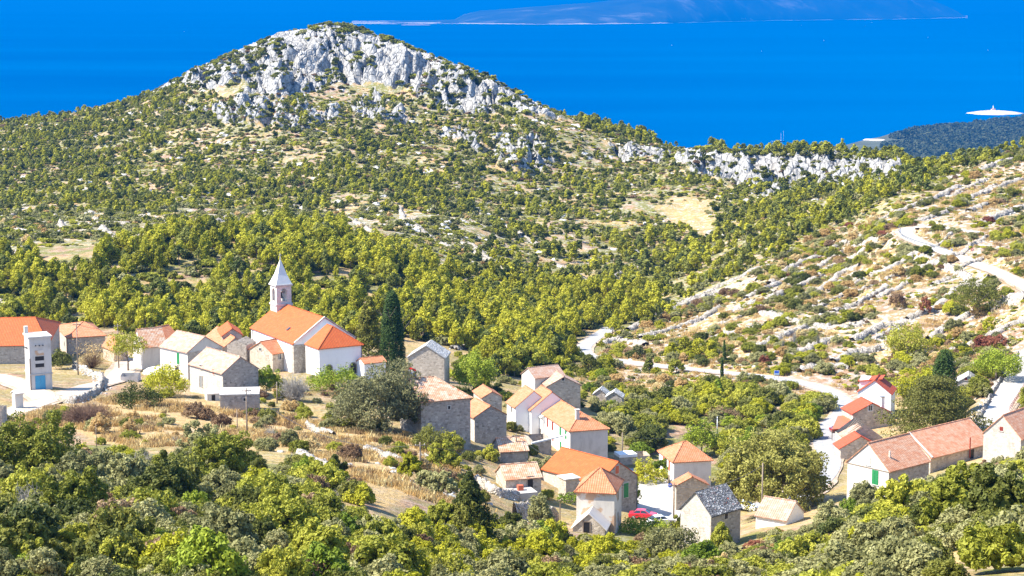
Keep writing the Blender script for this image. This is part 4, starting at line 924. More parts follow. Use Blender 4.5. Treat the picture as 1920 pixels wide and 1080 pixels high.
# ------------------------------------------------------------------ plants
def m_leaf(name, a, b, c, trans=.25, per=.35):
    t = NT(name, .65, .2); n = t.noise(1.3, 3, .6); k = t.math('ADD', t.math('MULTIPLY', n, 1-per), t.math('MULTIPLY', t.rnd(), per))
    cc = t.ramp(k, [(.28, a), (.5, b), (.72, c)]); t.col(cc)
    tr = t.N('ShaderNodeBsdfTranslucent'); t.L(cc, tr.inputs[0]); mx = t.N('ShaderNodeMixShader'); mx.inputs[0].default_value = trans
    t.L(t.b.outputs[0], mx.inputs[1]); t.L(tr.outputs[0], mx.inputs[2]); t.L(mx.outputs[0], t.out.inputs[0]); return t.m
ML = {
'pine': m_leaf('yellow_green_pine_needles', (.20,.19,.012), (.37,.36,.022), (.53,.49,.042)),  # the needles' own yellow-green, varied by noise and per tree
'pinedark': m_leaf('blue_green_pine_needles', (.085,.11,.022), (.17,.185,.034), (.28,.28,.05)),
'dark': m_leaf('dark_evergreen_leaves', (.055,.072,.014), (.130,.138,.023), (.24,.23,.038)),
'olive': m_leaf('grey_olive_leaves', (.15,.15,.055), (.27,.26,.10), (.40,.38,.17)),
'mid': m_leaf('mid_green_leaves', (.14,.15,.017), (.28,.285,.030), (.43,.41,.05)),
'yellow': m_leaf('bright_yellow_green_leaves', (.24,.24,.01), (.36,.35,.016), (.46,.44,.035)),
'green': m_leaf('fresh_green_leaves', (.08,.13,.01), (.18,.24,.018), (.30,.35,.03)),
'red': m_leaf('rust_red_leaves', (.15,.045,.03), (.26,.09,.05), (.34,.16,.08)),
'brown': m_leaf('dry_brown_twigs', (.16,.095,.05), (.26,.165,.09), (.36,.25,.14)),
'tan': m_leaf('dry_golden_stems', (0.390,0.247,0.091), (0.546,0.377,0.156), (0.600,0.507,0.260)),
'grey': m_leaf('bare_grey_twigs', (.22,.20,.17), (.34,.31,.27), (.45,.42,.38)),
'cypress': m_leaf('dense_cypress_scales', (0.044,0.081,0.015), (0.075,0.119,0.022), (0.125,0.175,0.037)),
'bigtree': m_leaf('golden_green_tree_leaves', (.21,.20,.04), (.40,.37,.09), (.55,.52,.16)),
'cedar': m_leaf('dark_cedar_needles', (.035,.045,.012), (.075,.085,.018), (.16,.155,.030)),
'oakgrey': m_leaf('dusty_oak_leaves', (.09,.09,.035), (.18,.175,.075), (.29,.28,.12)),
'brush': m_leaf('cut_brown_brushwood', (.10,.055,.035), (.17,.10,.065), (.24,.15,.10)),
'far': m_leaf('distant_wood', (.035,.055,.03), (.06,.08,.04), (.11,.12,.06)),
}
M['bark'] = plain('grey_brown_bark', (.17,.13,.10), .9, .3, 5)
def unit(n): v = rng.normal(size=(n,3)); return v/np.linalg.norm(v, axis=1)[:,None]
def leaves(cl, per, size, aspect=1.7, tilt=.75, up=.25, inner=.0):
    """cl: (n,4) clump centres and radii (or (n,6) with radii xyz) -> leaf quads"""
    cl = np.asarray(cl, float); n = len(cl); N = n*per; C_ = np.repeat(cl, per, 0); d = unit(N); d[:,2] += up*rng.random(N); d /= np.linalg.norm(d, axis=1)[:,None]
    rr = C_[:,3:6] if cl.shape[1] == 6 else np.repeat(C_[:,3:4], 3, 1)
    rad = (.62+.45*rng.random(N)**.6)[:,None]; P = C_[:,:3]+d*rr*rad
    nrm = d+unit(N)*tilt; nrm /= np.linalg.norm(nrm, axis=1)[:,None]; t1 = np.cross(nrm, unit(N)); t1 /= np.linalg.norm(t1, axis=1)[:,None]; t2 = np.cross(nrm, t1)
    s = size*(.6+.8*rng.random(N))[:,None]; a = t1*s*aspect*.5; b = t2*s*.5
    V = np.stack([P-a, P-b*1.0+a*.1, P+a, P+b], 1).reshape(-1,3); F_ = np.arange(N*4).reshape(-1,4); return V, F_
def cr_round(n, w, h, z0, flat=0, rr=(.16,.30), lump=.25):
    """clump centres filling the outer part of an uneven ellipsoid"""
    o = []; ph = rng.random(6)*6.28
    for i in range(n):
        d = unit(1)[0]; d[2] = abs(d[2])*1.0-.25*rng.random(); d /= np.linalg.norm(d)
        k = 1+lump*(math.sin(2.1*math.atan2(d[1], d[0])+ph[0])*.5+math.sin(4.3*math.atan2(d[1], d[0])+ph[1]+2*d[2])*.5+(rng.random()-.5))
        q = (.45+.55*rng.random()**.45)*k; r = w*(rr[0]+(rr[1]-rr[0])*rng.random())*.5
        o.append((d[0]*w/2*q, d[1]*w/2*q, z0+max(-.02*h, .35*h+d[2]*h*.62*q), r))
    return o
def cr_cone(n, w, h, z0, p=1.0, rr=.2, droop=0):
    o = []
    for i in range(n):
        u = rng.random()**.75; a = rng.random()*6.28; R_ = w/2*(1-u)**p*(.55+.45*rng.random()); o.append((math.cos(a)*R_, math.sin(a)*R_, z0+u*h*.97-droop*R_, w*rr*(.35+.65*(1-u))))
    return o
def cr_layer(n, w, h, z0, lay=5):
    o = []
    for k in range(lay):
        u = k/(lay-1); R0 = w/2*(1-.72*u**1.8)*(.85+.35*rng.random()); ox, oy = (rng.random(2)-.5)*w*.12
        for i in range(int(n/lay*(1.25-.7*u))):
            a = rng.random()*6.28; R_ = R0*math.sqrt(rng.random()); r = w*(.05+.05*rng.random())
            o.append((ox+math.cos(a)*R_, oy+math.sin(a)*R_, z0+h*(.12+.82*u)+rng.normal()*h*.02-.04*R_, r*1.5, r*1.5, r*.62))
    return o
def trunk_mesh(name, h, r, lean=.1, limbs=4, spread=.4, sub=True):
    b = MB(); n = 4; pts = [Vector((lean*math.sin(k*1.3)*k/n, lean*math.cos(k*2.1)*k/n, -.5 if k == 0 else h*k/n)) for k in range(n+1)]
    for k in range(n): b.tube(pts[k], pts[k+1], r*(1-.17*k), r*(1-.17*(k+1)), 7, False)
    for i in range(limbs):
        a = 6.28*i/limbs+rng.random(); z = h*(.45+.4*rng.random()); p0 = Vector((0,0,z)); L_ = h*spread*(.7+.6*rng.random()); p1 = p0+Vector((math.cos(a)*L_, math.sin(a)*L_, L_*.8)); m_ = p0.lerp(p1, .5)+Vector((0,0,-.08*L_))
        b.tube(p0, m_, r*.45, r*.32, 5, False); b.tube(m_, p1, r*.32, r*.12, 5, False)
        if sub:
            for s_ in (-1, 1): q = m_+Vector((math.cos(a+s_*.8)*L_*.5, math.sin(a+s_*.8)*L_*.5, L_*.5)); b.tube(m_, q, r*.22, r*.06, 4, False)
    me = bpy.data.meshes.new(name); me.from_pydata(b.v, [], b.f); me.materials.append(M['bark']); return me
def crown_mesh(name, cl, per, size, mat, **k):
    V, F_ = leaves(cl, per, size, **k); return mesh_np(name, V, F_, [ML[mat]])
def twigs(name, n, w, h, mat, th=.03):
    b = MB()
    for i in range(n):
        a = rng.random()*6.28; e = .25+.9*rng.random(); L_ = (.5+.5*rng.random()); p = Vector((0,0,0)); d = Vector((math.cos(a)*w/2*L_*math.cos(e), math.sin(a)*w/2*L_*math.cos(e), h*L_*math.sin(e)))
        m_ = d*.5+Vector(rng.normal(size=3))*.05*w; b.tube(p, m_, th, th*.7, 4, False); b.tube(m_, d, th*.7, th*.3, 4, False)
        for j in range(4):
            q = m_.lerp(d, rng.random())+Vector((0,0,0)); b.tube(q, q+Vector(rng.normal(size=3)+np.array([0,0,.5]))*w*.10, th*.5, th*.2, 3, False)
    me = bpy.data.meshes.new(name); me.from_pydata(b.v, [], b.f); me.materials.append(ML[mat]); return me

# shared plant shapes (unit-sized: width about 2, base at 0)
HI = {}; LO = {}
def shrubs_hi(mat, nvar, per=75, size=.085, n=100, tall=1.5):
    return [crown_mesh('foliage', cr_round(n, 2.0, tall*(.85+.3*rng.random()), .0), per, size, mat, up=.4) for _ in range(nvar)]
for mat, nv in (('dark',4),('mid',4),('olive',4),('yellow',2),('green',2),('red',1),('brown',2),('tan',2)): HI[mat] = shrubs_hi(mat, nv)
HI['grey'] = [twigs('twigs', 130, 2.0, 1.5, 'grey', .016) for _ in range(2)]
for mat in ('dark','mid','olive','yellow','brown','pinedark','tan','red'): LO[mat] = [crown_mesh('foliage', cr_round(22, 2.0, 1.45, 0, rr=(.25,.42)), 24, .30, mat, up=.4) for _ in range(2)]
# pines: unit height ~1 -> built at 6 m
def pine_clumps(h=6.0, w=3.6, n=34):
    o = []
    for i in range(n):
        u = rng.random(); a = rng.random()*6.28; prof = math.sin(math.pi*min(1, (.18+u*.86)))**.7; R_ = w/2*prof*(.35+.65*rng.random()); r = .42+.38*rng.random()
        o.append((math.cos(a)*R_, math.sin(a)*R_, h*(.20+.72*u), r, r, r*(.75+.6*rng.random())))
    return o
def pine_var(m_, n, per, size, **k):
    h = 6*(.85+.3*rng.random()); w = 2.6+2.2*rng.random(); cl = np.array(pine_clumps(h, w, n)); q = rng.random()
    lean = (rng.random(2)-.5)*.18; cl[:,0] += cl[:,2]*lean[0]; cl[:,1] += cl[:,2]*lean[1]
    if q < .35: s_ = cl[:,2] > h*.45; cl = cl[s_]; cl[:,:2] *= 1.15           # open, flat-topped crown
    elif q < .6: cl[:,:2] *= (1.25-.8*cl[:,2]/h)[:,None]                       # pointed crown
    return cl, dict(per=per, size=size, **k)
def pine_mesh(nm, m_, n, per, size, **k):
    cl, kk = pine_var(m_, n, per, size, **k); return crown_mesh(nm, cl, kk.pop('per'), kk.pop('size'), m_, **kk)
PM = ('pine','pine','pine','pine','mid','pinedark','pinedark')
PINE = [(pine_mesh('crown', m_, 42, 44, .24, up=.7, aspect=2.2), trunk_mesh('trunk', 4.6, .13, .15, 3, .25, False)) for m_ in PM]
PINELO = [pine_mesh('pine', m_, 22, 20, .48, up=.7, aspect=1.8) for m_ in ('pine','pine','pine','mid','mid','pinedark','pinedark','pinedark')]

# ------------------------------------------------------------------ where they may stand
foot = np.array(FOOT); RP = np.concatenate([np.c_[RL[k][::3,:2], np.full(len(RL[k][::3]), ROADS[k][1]+1.6)] for k in RL])
def free(X, Y, pad=0.0):
    ok = np.ones(len(X), bool)
    for x, y, r in foot: ok &= (X-x)**2+(Y-y)**2 > (r+pad)**2
    for c in range(0, len(X), 4000):
        a = slice(c, c+4000); d = (X[a,None]-RP[None,:,0])**2+(Y[a,None]-RP[None,:,1])**2; ok[a] &= (d > (RP[None,:,2]+pad*.6)**2).all(1)
    ok &= (X-yc[0])**2+(Y-yc[1])**2 > (8.5+pad)**2
    return ok
def cand(poly, d0, d1, dens, clump=None, s0=-.38, s1=.41, excl=(), pad=.8, jit=True):
    n = int(dens*(s1-s0)*(d1**2-d0**2)/2); Y = np.sqrt(d0**2+rng.random(n)*(d1**2-d0**2)); X = (s0+(s1-s0)*rng.random(n))*Y; Z = H(X, Y); px, py = proj(X, Y, Z)
    wx = px+(fbm(X/12, Y/12, 3, 61)-.5)*40; wy = py+(fbm(X/12, Y/12, 3, 62)-.5)*26
    ok = pip(wx, wy, poly) if poly else np.ones(n, bool)
    for e in excl: ok &= ~pip(wx, wy, e)
    if clump: sc, th, so = clump; ok &= rng.random(n) < sstep(th-so, th+so, fbm(X/sc, Y/sc, 4, int(sc*7)))
    X, Y = X[ok], Y[ok]; f = free(X, Y, pad); X, Y = X[f], Y[f]; return X, Y, H(X, Y)
def pickmat(n, w):
    k = list(w); p = np.array([w[q] for q in k], float); return np.array(k)[rng.choice(len(k), n, p=p/p.sum())]

# geometry-nodes scatter: one object of stuff from points with size, turn and variant
def scatter(name, label, meshes, pts, scl, kindcat='plants', idx=None):
    n = len(pts)
    if n == 0: return
    c_ = bpy.data.collections.new(name+'_sources')
    for i, me in enumerate(meshes):
        c_.objects.link(bpy.data.objects.new('%s_%02d' % (name, i), me))
    me = bpy.data.meshes.new(name); me.vertices.add(n); me.vertices.foreach_set('co', np.asarray(pts, np.float32).ravel())
    a = me.attributes.new('scl', 'FLOAT_VECTOR', 'POINT'); a.data.foreach_set('vector', np.asarray(scl, np.float32).ravel())
    a = me.attributes.new('rot', 'FLOAT_VECTOR', 'POINT'); r_ = np.stack([rng.normal(size=n)*.06, rng.normal(size=n)*.06, rng.random(n)*6.28], 1); a.data.foreach_set('vector', r_.astype(np.float32).ravel())
    a = me.attributes.new('pick', 'INT', 'POINT'); a.data.foreach_set('value', (idx if idx is not None else rng.integers(0, len(meshes), n)).astype(np.int32))
    o = link(bpy.data.objects.new(name, me)); g = bpy.data.node_groups.new(name, 'GeometryNodeTree')
    g.interface.new_socket(name='Geometry', in_out='INPUT', socket_type='NodeSocketGeometry'); g.interface.new_socket(name='Geometry', in_out='OUTPUT', socket_type='NodeSocketGeometry')
    N = g.nodes.new; i_ = N('NodeGroupInput'); o_ = N('NodeGroupOutput'); ip = N('GeometryNodeInstanceOnPoints'); ci = N('GeometryNodeCollectionInfo')
    ci.inputs['Collection'].default_value = c_; ci.inputs['Separate Children'].default_value = True; ci.inputs['Reset Children'].default_value = True; ip.inputs['Pick Instance'].default_value = True
    def at(nm, ty):
        q = N('GeometryNodeInputNamedAttribute'); q.data_type = ty; q.inputs[0].default_value = nm; return q.outputs[0]
    e2r = N('FunctionNodeEulerToRotation')
    for a_, b_ in ((i_.outputs[0], ip.inputs['Points']), (ci.outputs[0], ip.inputs['Instance']), (at('pick','INT'), ip.inputs['Instance Index']), (at('scl','FLOAT_VECTOR'), ip.inputs['Scale']), (at('rot','FLOAT_VECTOR'), e2r.inputs[0]), (e2r.outputs[0], ip.inputs['Rotation']), (ip.outputs[0], o_.inputs[0])): g.links.new(a_, b_)
    md = o.modifiers.new('scatter', 'NODES'); md.node_group = g
    return tag(o, label, kindcat, kind='stuff')
def visible(X, Y, Z, hh):
    """is the plant's top in frame and clear of the ground in front"""
    px, py = proj(X, Y, Z+hh); ok = (px > -20) & (px < 1940) & (py < 1090) & (py > 0)
    for f in (.55,.65,.74,.82,.88,.93,.97):
        x = X*f; y = Y*f; zr = HC+(Z+hh*.7-HC)*f; ok &= zr > H(x, y)-.1
    return ok

def zone(v, bins):
    for lim, w in bins:
        if v < lim: return w
    return bins[-1][1]
XF = [(160,'the transformer tower'),(330,'the brushwood pile'),(520,'the tall meadow pole'),(680,'the leafless grey tree'),(860,'the holm oak'),(1010,'the red-tiled sheds'),(1180,'the peeling pink house'),(1300,'the parked cars'),(1440,'the slab-roof house'),(1600,'the low white shed'),(1760,'the long tiled building'),(9999,'the lane-foot house')]
YF = [(905,'high up'),(965,'high on the slope'),(1020,'mid-slope'),(1060,'low on the slope'),(9999,'at the bottom')]
XR = [(1230,'near the bend of the lower road'),(1330,'left of the pencil-thin cypresses'),(1420,'right of the pencil-thin cypresses'),(1520,'around the blue roadside board'),(1640,'uphill of the red carport'),(1760,'above the twin-topped cypress'),(9999,'toward the pale lane')]
YR = [(430,'on the highest terraces'),(500,'level with the hairpin road'),(560,'on the upper terraces'),(610,'on the middle terraces'),(660,'on the lower terraces'),(9999,'by the lower road')]
XG = [(1180,'behind the terrace row'),(1250,'behind the orange barn'),(1340,'behind the white house'),(1460,'behind the big domed tree'),(9999,'beside the grey road')]
YG = [(750,'top of the gardens'),(790,'upper gardens'),(830,'middle gardens'),(9999,'lower gardens')]
XM = [(150,'beside the dusty track'),(300,'near the brushwood pile'),(450,'below the conical huts'),(600,'around the leafless tree'),(750,'under the holm oak'),(9999,'near the narrow stone house')]
YM = [(780,'upper meadow'),(820,'mid meadow'),(860,'lower meadow'),(9999,'foot of the meadow')]
XP = [(120,'behind the long cream house'),(280,'behind the two wooden poles'),(480,'left of the bell tower'),(640,'right behind the bell tower'),(800,'behind the tall cypress'),(960,'above the bright green tree'),(1040,'down in the valley bend'),(1120,'left of the road bend'),(9999,'across the valley by the road')]
YP = [(480,'top edge of the wood'),(530,'upper wood'),(580,'middle of the wood'),(620,'lower wood'),(9999,'front edge of the wood')]
XL = [(1620,'beside the red-roofed houses'),(1740,'behind the long building'),(1840,'around the layered cedar'),(9999,'along the pale lane')]
YL = [(740,'uphill'),(790,'midway'),(9999,'lowest')]
XV = [(950,'by the stone barn'),(1050,'by the small cottages'),(9999,'by the terrace row')]
ZN = {'terrace_shrub': (XR, YR), 'garden_bush': (XG, YG), 'meadow_bush': (XM, YM), 'village_bush': (XV, YG), 'lane_bush': (XL, YL), 'heath_tuft': ([(1500,'left part'),(1600,'middle part'),(9999,'right part')], [(1030,'upper'),(9999,'lower')])}
def size_word(w, lo, hi): return 'small' if w < lo else ('big' if w > hi else 'middling')
# ---- 1. maquis in the foreground
NAMES = {'dark':('evergreen_shrub','dark glossy evergreen shrub in the dense thicket below the village'),'mid':('leafy_shrub','mid green leafy shrub in the dense thicket below the village'),'olive':('wild_olive','grey-green wild olive in the dense thicket below the village'),
 'yellow':('broom_shrub','bright yellow-green shrub in the dense thicket below the village'),'green':('leafy_shrub','fresh green broadleaf shrub in the dense thicket below the village'),'red':('sumac_shrub','rust red shrub in the thicket below the village'),
 'brown':('dry_shrub','brown half-dead shrub in the thicket below the village'),'tan':('dry_shrub','golden dry shrub in the thicket below the village'),'grey':('bare_shrub','leafless grey twiggy shrub in the thicket below the village')}
P_BARE = [(640,900),(700,955),(735,1010),(700,1010),(668,950)]
X, Y, Z = cand(P_FORE, 74, 292, .27, clump=(7,.40,.06), excl=[P_BARE])
mt = pickmat(len(X), {'dark':.20,'mid':.34,'olive':.26,'yellow':.09,'green':.03,'brown':.035,'grey':.06,'tan':.005})
px, py = proj(X, Y, Z); rgt = px > 1080
dk = (px < 560) & (rng.random(len(X)) < .12); mt[dk] = 'dark'; ol = rgt & (rng.random(len(X)) < .30); mt[ol] = 'olive'; yb = (px > 700) & (px < 1300) & (py > 1000) & (rng.random(len(X)) < .45); mt[yb] = 'yellow'
W_ = (.65+.85*rng.random(len(X)))*(1+.55*(rng.random(len(X)) < .13))
ok = (Y > 106) | ((px > 1500) & (Y > 76)); X, Y, Z, mt, px, py, W_, rgt = (q[ok] for q in (X, Y, Z, mt, px, py, W_, rgt)); W_[mt == 'yellow'] *= .75
Hh = W_*(.85+.45*rng.random(len(X)))*np.where(rgt & (Y < 230), .8, 1)
# keep clear views of the houses: nothing tall right in front of the village edge
top_ok = np.ones(len(X), bool)
px2, py2 = proj(X, Y, Z+Hh*1.45)
for (x0, x1, lim) in ((1070,1180,1000),(1180,1270,984),(1270,1400,1008),(1400,1500,988),(930,1075,925),(1590,1700,930),(0,480,835),(480,640,850),(640,930,860),(1690,1780,880),(1780,1930,848),(1500,1590,905)):
    top_ok &= ~((px > x0-12) & (px < x1+12) & (py2 < lim))
X, Y, Z, W_, Hh, mt = (q[top_ok] for q in (X, Y, Z, W_, Hh, mt))
vis = visible(X, Y, Z, Hh*1.3); order = np.argsort(-(W_/Y)*vis)
ind = order[:290]; rest = order[290:]
LIB = {k: [(m_, i) for i, m_ in enumerate(HI[k])] for k in HI}
for i in ind:
    k = str(mt[i]); me = HI[k][rng.integers(len(HI[k]))]; nm, lb = NAMES[k]; o = link(bpy.data.objects.new(nm, me)); o.location = (X[i], Y[i], Z[i]-.15); o.rotation_euler = (0, 0, rng.random()*6.28); o.scale = (W_[i], W_[i], Hh[i]*.95)
    a_, b_ = proj(X[i], Y[i], Z[i]+.5*Hh[i]); tag(o, '%s %s %s %s, below %s' % (size_word(W_[i], 1.0, 1.45), 'tall' if Hh[i]/W_[i] > 1.1 else 'low', lb.split(' in the')[0], zone(b_, YF), zone(a_, XF)), 'shrub', 'shrubs of the foreground thicket')
flat = [m_ for k in HI for m_ in HI[k]]; offs = {}; c0 = 0
for k in HI: offs[k] = (c0, len(HI[k])); c0 += len(HI[k])
def idx_of(mts, offs): return np.array([offs[str(k)][0]+rng.integers(offs[str(k)][1]) for k in mts]) if len(mts) else np.zeros(0, int)
scatter('undergrowth', 'dense evergreen maquis filling the slope below the village', flat, np.c_[X[rest],Y[rest],Z[rest]-.15], np.c_[W_[rest],W_[rest],Hh[rest]*.95], 'undergrowth', idx_of(mt[rest], offs))

# ---- 2. village gardens, meadow and lane edges
def small(poly, d0, d1, dens, mats, wr, nm, lb, cat, cap, hr=(.7,1.1), clump=None, excl=(), stuffname=None, stufflabel=None, pad=.8, lims=()):
    X, Y, Z = cand(poly, d0, d1, dens, clump, excl=excl, pad=pad); mt = pickmat(len(X), mats); W_ = wr[0]+(wr[1]-wr[0])*rng.random(len(X))**1.5; Hh = W_*(hr[0]+(hr[1]-hr[0])*rng.random(len(X)))
    px2, py2 = proj(X, Y, Z+Hh*1.4); ok = np.ones(len(X), bool)
    for (x0, x1, y0, y1, lim) in lims: b_ = proj(X, Y, Z); ok &= ~((b_[0] > x0) & (b_[0] < x1) & (b_[1] > y0) & (b_[1] < y1) & (py2 < lim))
    X, Y, Z, W_, Hh, mt = (q[ok] for q in (X, Y, Z, W_, Hh, mt)); vis = visible(X, Y, Z, Hh); order = np.argsort(-(W_/Y)*vis); ind = order[:cap]; rest = order[cap:]
    for i in ind:
        if not vis[i]: continue
        k = str(mt[i]); me = HI[k][rng.integers(len(HI[k]))]; o = link(bpy.data.objects.new(nm, me)); o.location = (X[i], Y[i], Z[i]-.1); o.rotation_euler = (0,0,rng.random()*6.28); o.scale = (W_[i], W_[i], Hh[i]); a_, b_ = proj(X[i], Y[i], Z[i]); xb, yb = ZN[nm]; tag(o, '%s %s %s %s, %s' % (size_word(W_[i], wr[0]+(wr[1]-wr[0])*.2, wr[0]+(wr[1]-wr[0])*.5), ADJ[k], nm.split('_')[1], zone(a_, xb), zone(b_, yb)), cat, (lb % 'mixed'))
    if len(rest): scatter(stuffname or nm+'es', stufflabel or 'many low '+lb % 'mixed', flat, np.c_[X[rest],Y[rest],Z[rest]-.1], np.c_[W_[rest],W_[rest],Hh[rest]], 'scrub', idx_of(mt[rest], offs))
ADJ = {'dark':'dark green','mid':'mid green','olive':'grey-green','yellow':'yellow-green','green':'fresh green','red':'rust red','brown':'brown','tan':'golden dry','grey':'bare grey'}
small(P_GARDEN, 268, 400, .10, {'dark':.2,'mid':.35,'green':.15,'yellow':.12,'olive':.18}, (1.2,2.6), 'garden_bush', '%s bush in the overgrown gardens right of the terrace row', 'bush', 130, lims=[(1235,1345,800,945,912),(1018,1145,800,900,850)])
small([(-200,850),(-200,740),(480,735),(640,700),(760,715),(860,760),(900,830),(930,960),(700,960),(600,870),(300,850)], 240, 345, .035, {'dark':.2,'mid':.2,'olive':.15,'brown':.15,'tan':.22,'grey':.08}, (.5,1.5), 'meadow_bush', '%s bush on the dry meadow below the church', 'bush', 110, stuffname='meadow_scrub', stufflabel='small dry bushes and stems over the meadow below the church', lims=[(0,240,700,790,760)])
small([(840,830),(860,640),(1100,640),(1190,760),(1190,880),(1000,960),(900,960)], 262, 470, .045, {'dark':.25,'mid':.35,'olive':.2,'green':.1,'yellow':.1}, (.7,1.7), 'village_bush', '%s bush growing between the village houses', 'bush', 80)
# right terraces
small(P_RIGHT, 320, 720, .105, {'dark':.13,'mid':.26,'olive':.28,'yellow':.10,'tan':.14,'brown':.04,'red':.008}, (.45,2.0), 'terrace_shrub', '%s shrub on the pale terraced slope above the lower road', 'shrub', 290, hr=(.55,.95), clump=(16,.43,.08), stuffname='terrace_scrub', stufflabel='low scrub scattered over the pale terraced slope', pad=.3)
small([(1450,780),(1560,740),(1700,700),(1850,700),(1930,640),(2100,700),(2000,850),(1850,800),(1640,830),(1560,830)], 270, 390, .07, {'dark':.25,'mid':.35,'olive':.25,'green':.15}, (.9,2.1), 'lane_bush', '%s bush in the gardens by the long tiled building', 'bush', 90, lims=[(1560,1700,690,900,790),(1690,1930,780,900,852)])

# ---- 3. pine wood behind the church
P_PINE = [(-260,700),(-260,520),(0,470),(110,500),(200,480),(260,462),(330,440),(480,428),(620,432),(720,470),(800,500),(900,540),(980,560),(1060,545),(1140,545),(1230,560),(1240,600),(1140,640),(1060,680),(960,720),(900,690),(860,650),(780,640),(620,640),(470,650),(330,640),(150,610),(0,620)]
X, Y, Z = cand(P_PINE, 372, 720, .120, clump=(15,.44,.06), pad=2.0)
hgt = 2.4+5.4*rng.random(len(X))**1.2; sc = hgt/6; wd = sc*(.66+.5*rng.random(len(X))); px, py = proj(X, Y, Z+hgt)
ok = ~((px > 490) & (px < 600) & (Y < 395)); X, Y, Z, hgt, sc, wd = (q[ok] for q in (X, Y, Z, hgt, sc, wd))
vis = visible(X, Y, Z, hgt); order = np.argsort(-(hgt/Y)*vis); ind = order[:295]; rest = order[295:]
for i in ind:
    k = int(rng.choice(7, p=[.19,.19,.18,.18,.11,.08,.07])); cm, tm_ = PINE[k]; dk = k > 4
    r = empty('pine_tree', (X[i], Y[i], Z[i]-.1), rng.random()*6.28); r.scale = (wd[i], wd[i], sc[i])
    a_, b_ = proj(X[i], Y[i], Z[i]+hgt[i]*.6); tag(r, '%s %s %s pine %s, %s' % ('broad' if wd[i]/sc[i] > .95 else ('slim' if wd[i]/sc[i] < .82 else 'rounded'),'short' if hgt[i] < 5.2 else ('tall' if hgt[i] > 6.6 else 'middling'), 'dark blue-green' if dk else 'yellow-green', zone(a_, XP), zone(b_, YP)), 'pine tree', 'pines of the wood behind the church')
    link(bpy.data.objects.new('crown', cm), r); link(bpy.data.objects.new('trunk', tm_), r)
def joined(cm, tm_):
    b = bmesh.new(); b.from_mesh(cm); n = len(b.faces); b.from_mesh(tm_); b.faces.ensure_lookup_table()
    for f in b.faces[n:]: f.material_index = 1
    me = bpy.data.meshes.new('pine'); b.to_mesh(me); b.free(); me.materials.append(cm.materials[0]); me.materials.append(M['bark']); return me
PJ = [joined(*p) for p in PINE]
scatter('pine_wood', 'the rest of the yellow-green pine wood on the knoll behind the church', PJ, np.c_[X[rest],Y[rest],Z[rest]-.1], np.c_[wd[rest],wd[rest],sc[rest]], 'wood', rng.choice(7, len(rest), p=[.19,.19,.18,.18,.11,.08,.07]))
# undergrowth of the wood
X, Y, Z = cand(P_PINE, 385, 720, .06, pad=1.5); mt = pickmat(len(X), {'dark':.5,'mid':.4,'olive':.1}); loflat = [m_ for k in LO for m_ in LO[k]]; loffs = {}; c0 = 0
for k in LO: loffs[k] = (c0, len(LO[k])); c0 += len(LO[k])
w_ = .8+1.0*rng.random(len(X)); scatter('wood_undergrowth', 'dark undergrowth between the pines behind the church', loflat, np.c_[X,Y,Z-.1], np.c_[w_,w_,w_*.8], 'undergrowth', idx_of(mt, loffs))

# ---- 4. plateau, valley, mountain
def far(name, label, poly, d0, d1, dens, mats, wr, hr, clump, excl=(), pines=0.0, ph=(3.5,6.5)):
    X, Y, Z = cand(poly, d0, d1, dens, clump, excl=excl, pad=1.0); n = len(X); mt = pickmat(n, mats); isp = rng.random(n) < pines
    w_ = wr[0]+(wr[1]-wr[0])*rng.random(n)**1.4; hh = w_*(hr[0]+(hr[1]-hr[0])*rng.random(n)); idx = idx_of(mt, loffs); lp = len(loflat)
    hp = (ph[0]+(ph[1]-ph[0])*rng.random(n))/6; idx = np.where(isp, lp+rng.integers(0, len(PINELO), n), idx); wv = np.where(isp, hp*(.9+.5*rng.random(n)), w_); hv = np.where(isp, hp, hh)
    scatter(name, label, loflat+PINELO, np.c_[X,Y,Z-.15], np.c_[wv,wv,hv], 'scrub', idx)
A_ = {'dark':.3,'mid':.3,'olive':.25,'pinedark':.15}
far('plateau_scrub', 'olive bushes and scrub on the walled fields of the plateau', P_PLAT, 560, 900, .11, {'dark':.25,'mid':.3,'olive':.40,'tan':.05}, (.6,1.6), (.6,.95), (14,.45,.10))
P_VAL = [(860,640),(900,560),(960,560),(1100,520),(1240,560),(1440,490),(1560,430),(1700,370),(1790,325),(1700,290),(1500,345),(1300,430),(1130,540),(900,500),(960,400),(1250,400),(1400,330),(1790,300),(1920,280),(2300,240),(2300,300),(1900,300),(1790,345),(1700,395),(1560,450),(1440,500),(1320,575),(1150,640),(1050,700),(950,720)]
P_VAL = [(860,640),(840,520),(960,420),(1250,440),(1400,350),(1600,345),(1730,300),(1900,275),(2300,235),(2300,268),(1920,300),(1790,345),(1700,395),(1560,450),(1440,510),(1320,580),(1150,640),(1050,700),(950,720)]
far('valley_pines', 'pines and scrub crowding the valley between the two slopes', P_VAL, 440, 900, .075, A_, (.7,1.7), (.7,1.1), (20,.46,.08), excl=[P_PINE, P_SAND, P_RIGHT], pines=.55, ph=(3,6))
P_MT = [(-300,460),(-300,235),(0,222),(140,212),(240,190),(330,165),(480,200),(560,170),(640,160),(760,180),(860,215),(960,225),(1060,210),(1200,248),(1440,286),(1600,292),(1750,310),(1600,350),(1440,400),(1330,430),(1250,440),(960,430),(800,385),(500,390),(200,400),(-300,420)]
far('mountain_wood', 'dark pines and scrub covering the flanks of the rocky peak', P_MT, 700, 1330, .066, A_, (.8,1.9), (.6,1.0), (34,.46,.08), excl=[P_SAND, P_CLIFF], pines=.38, ph=(2.6,4.8))
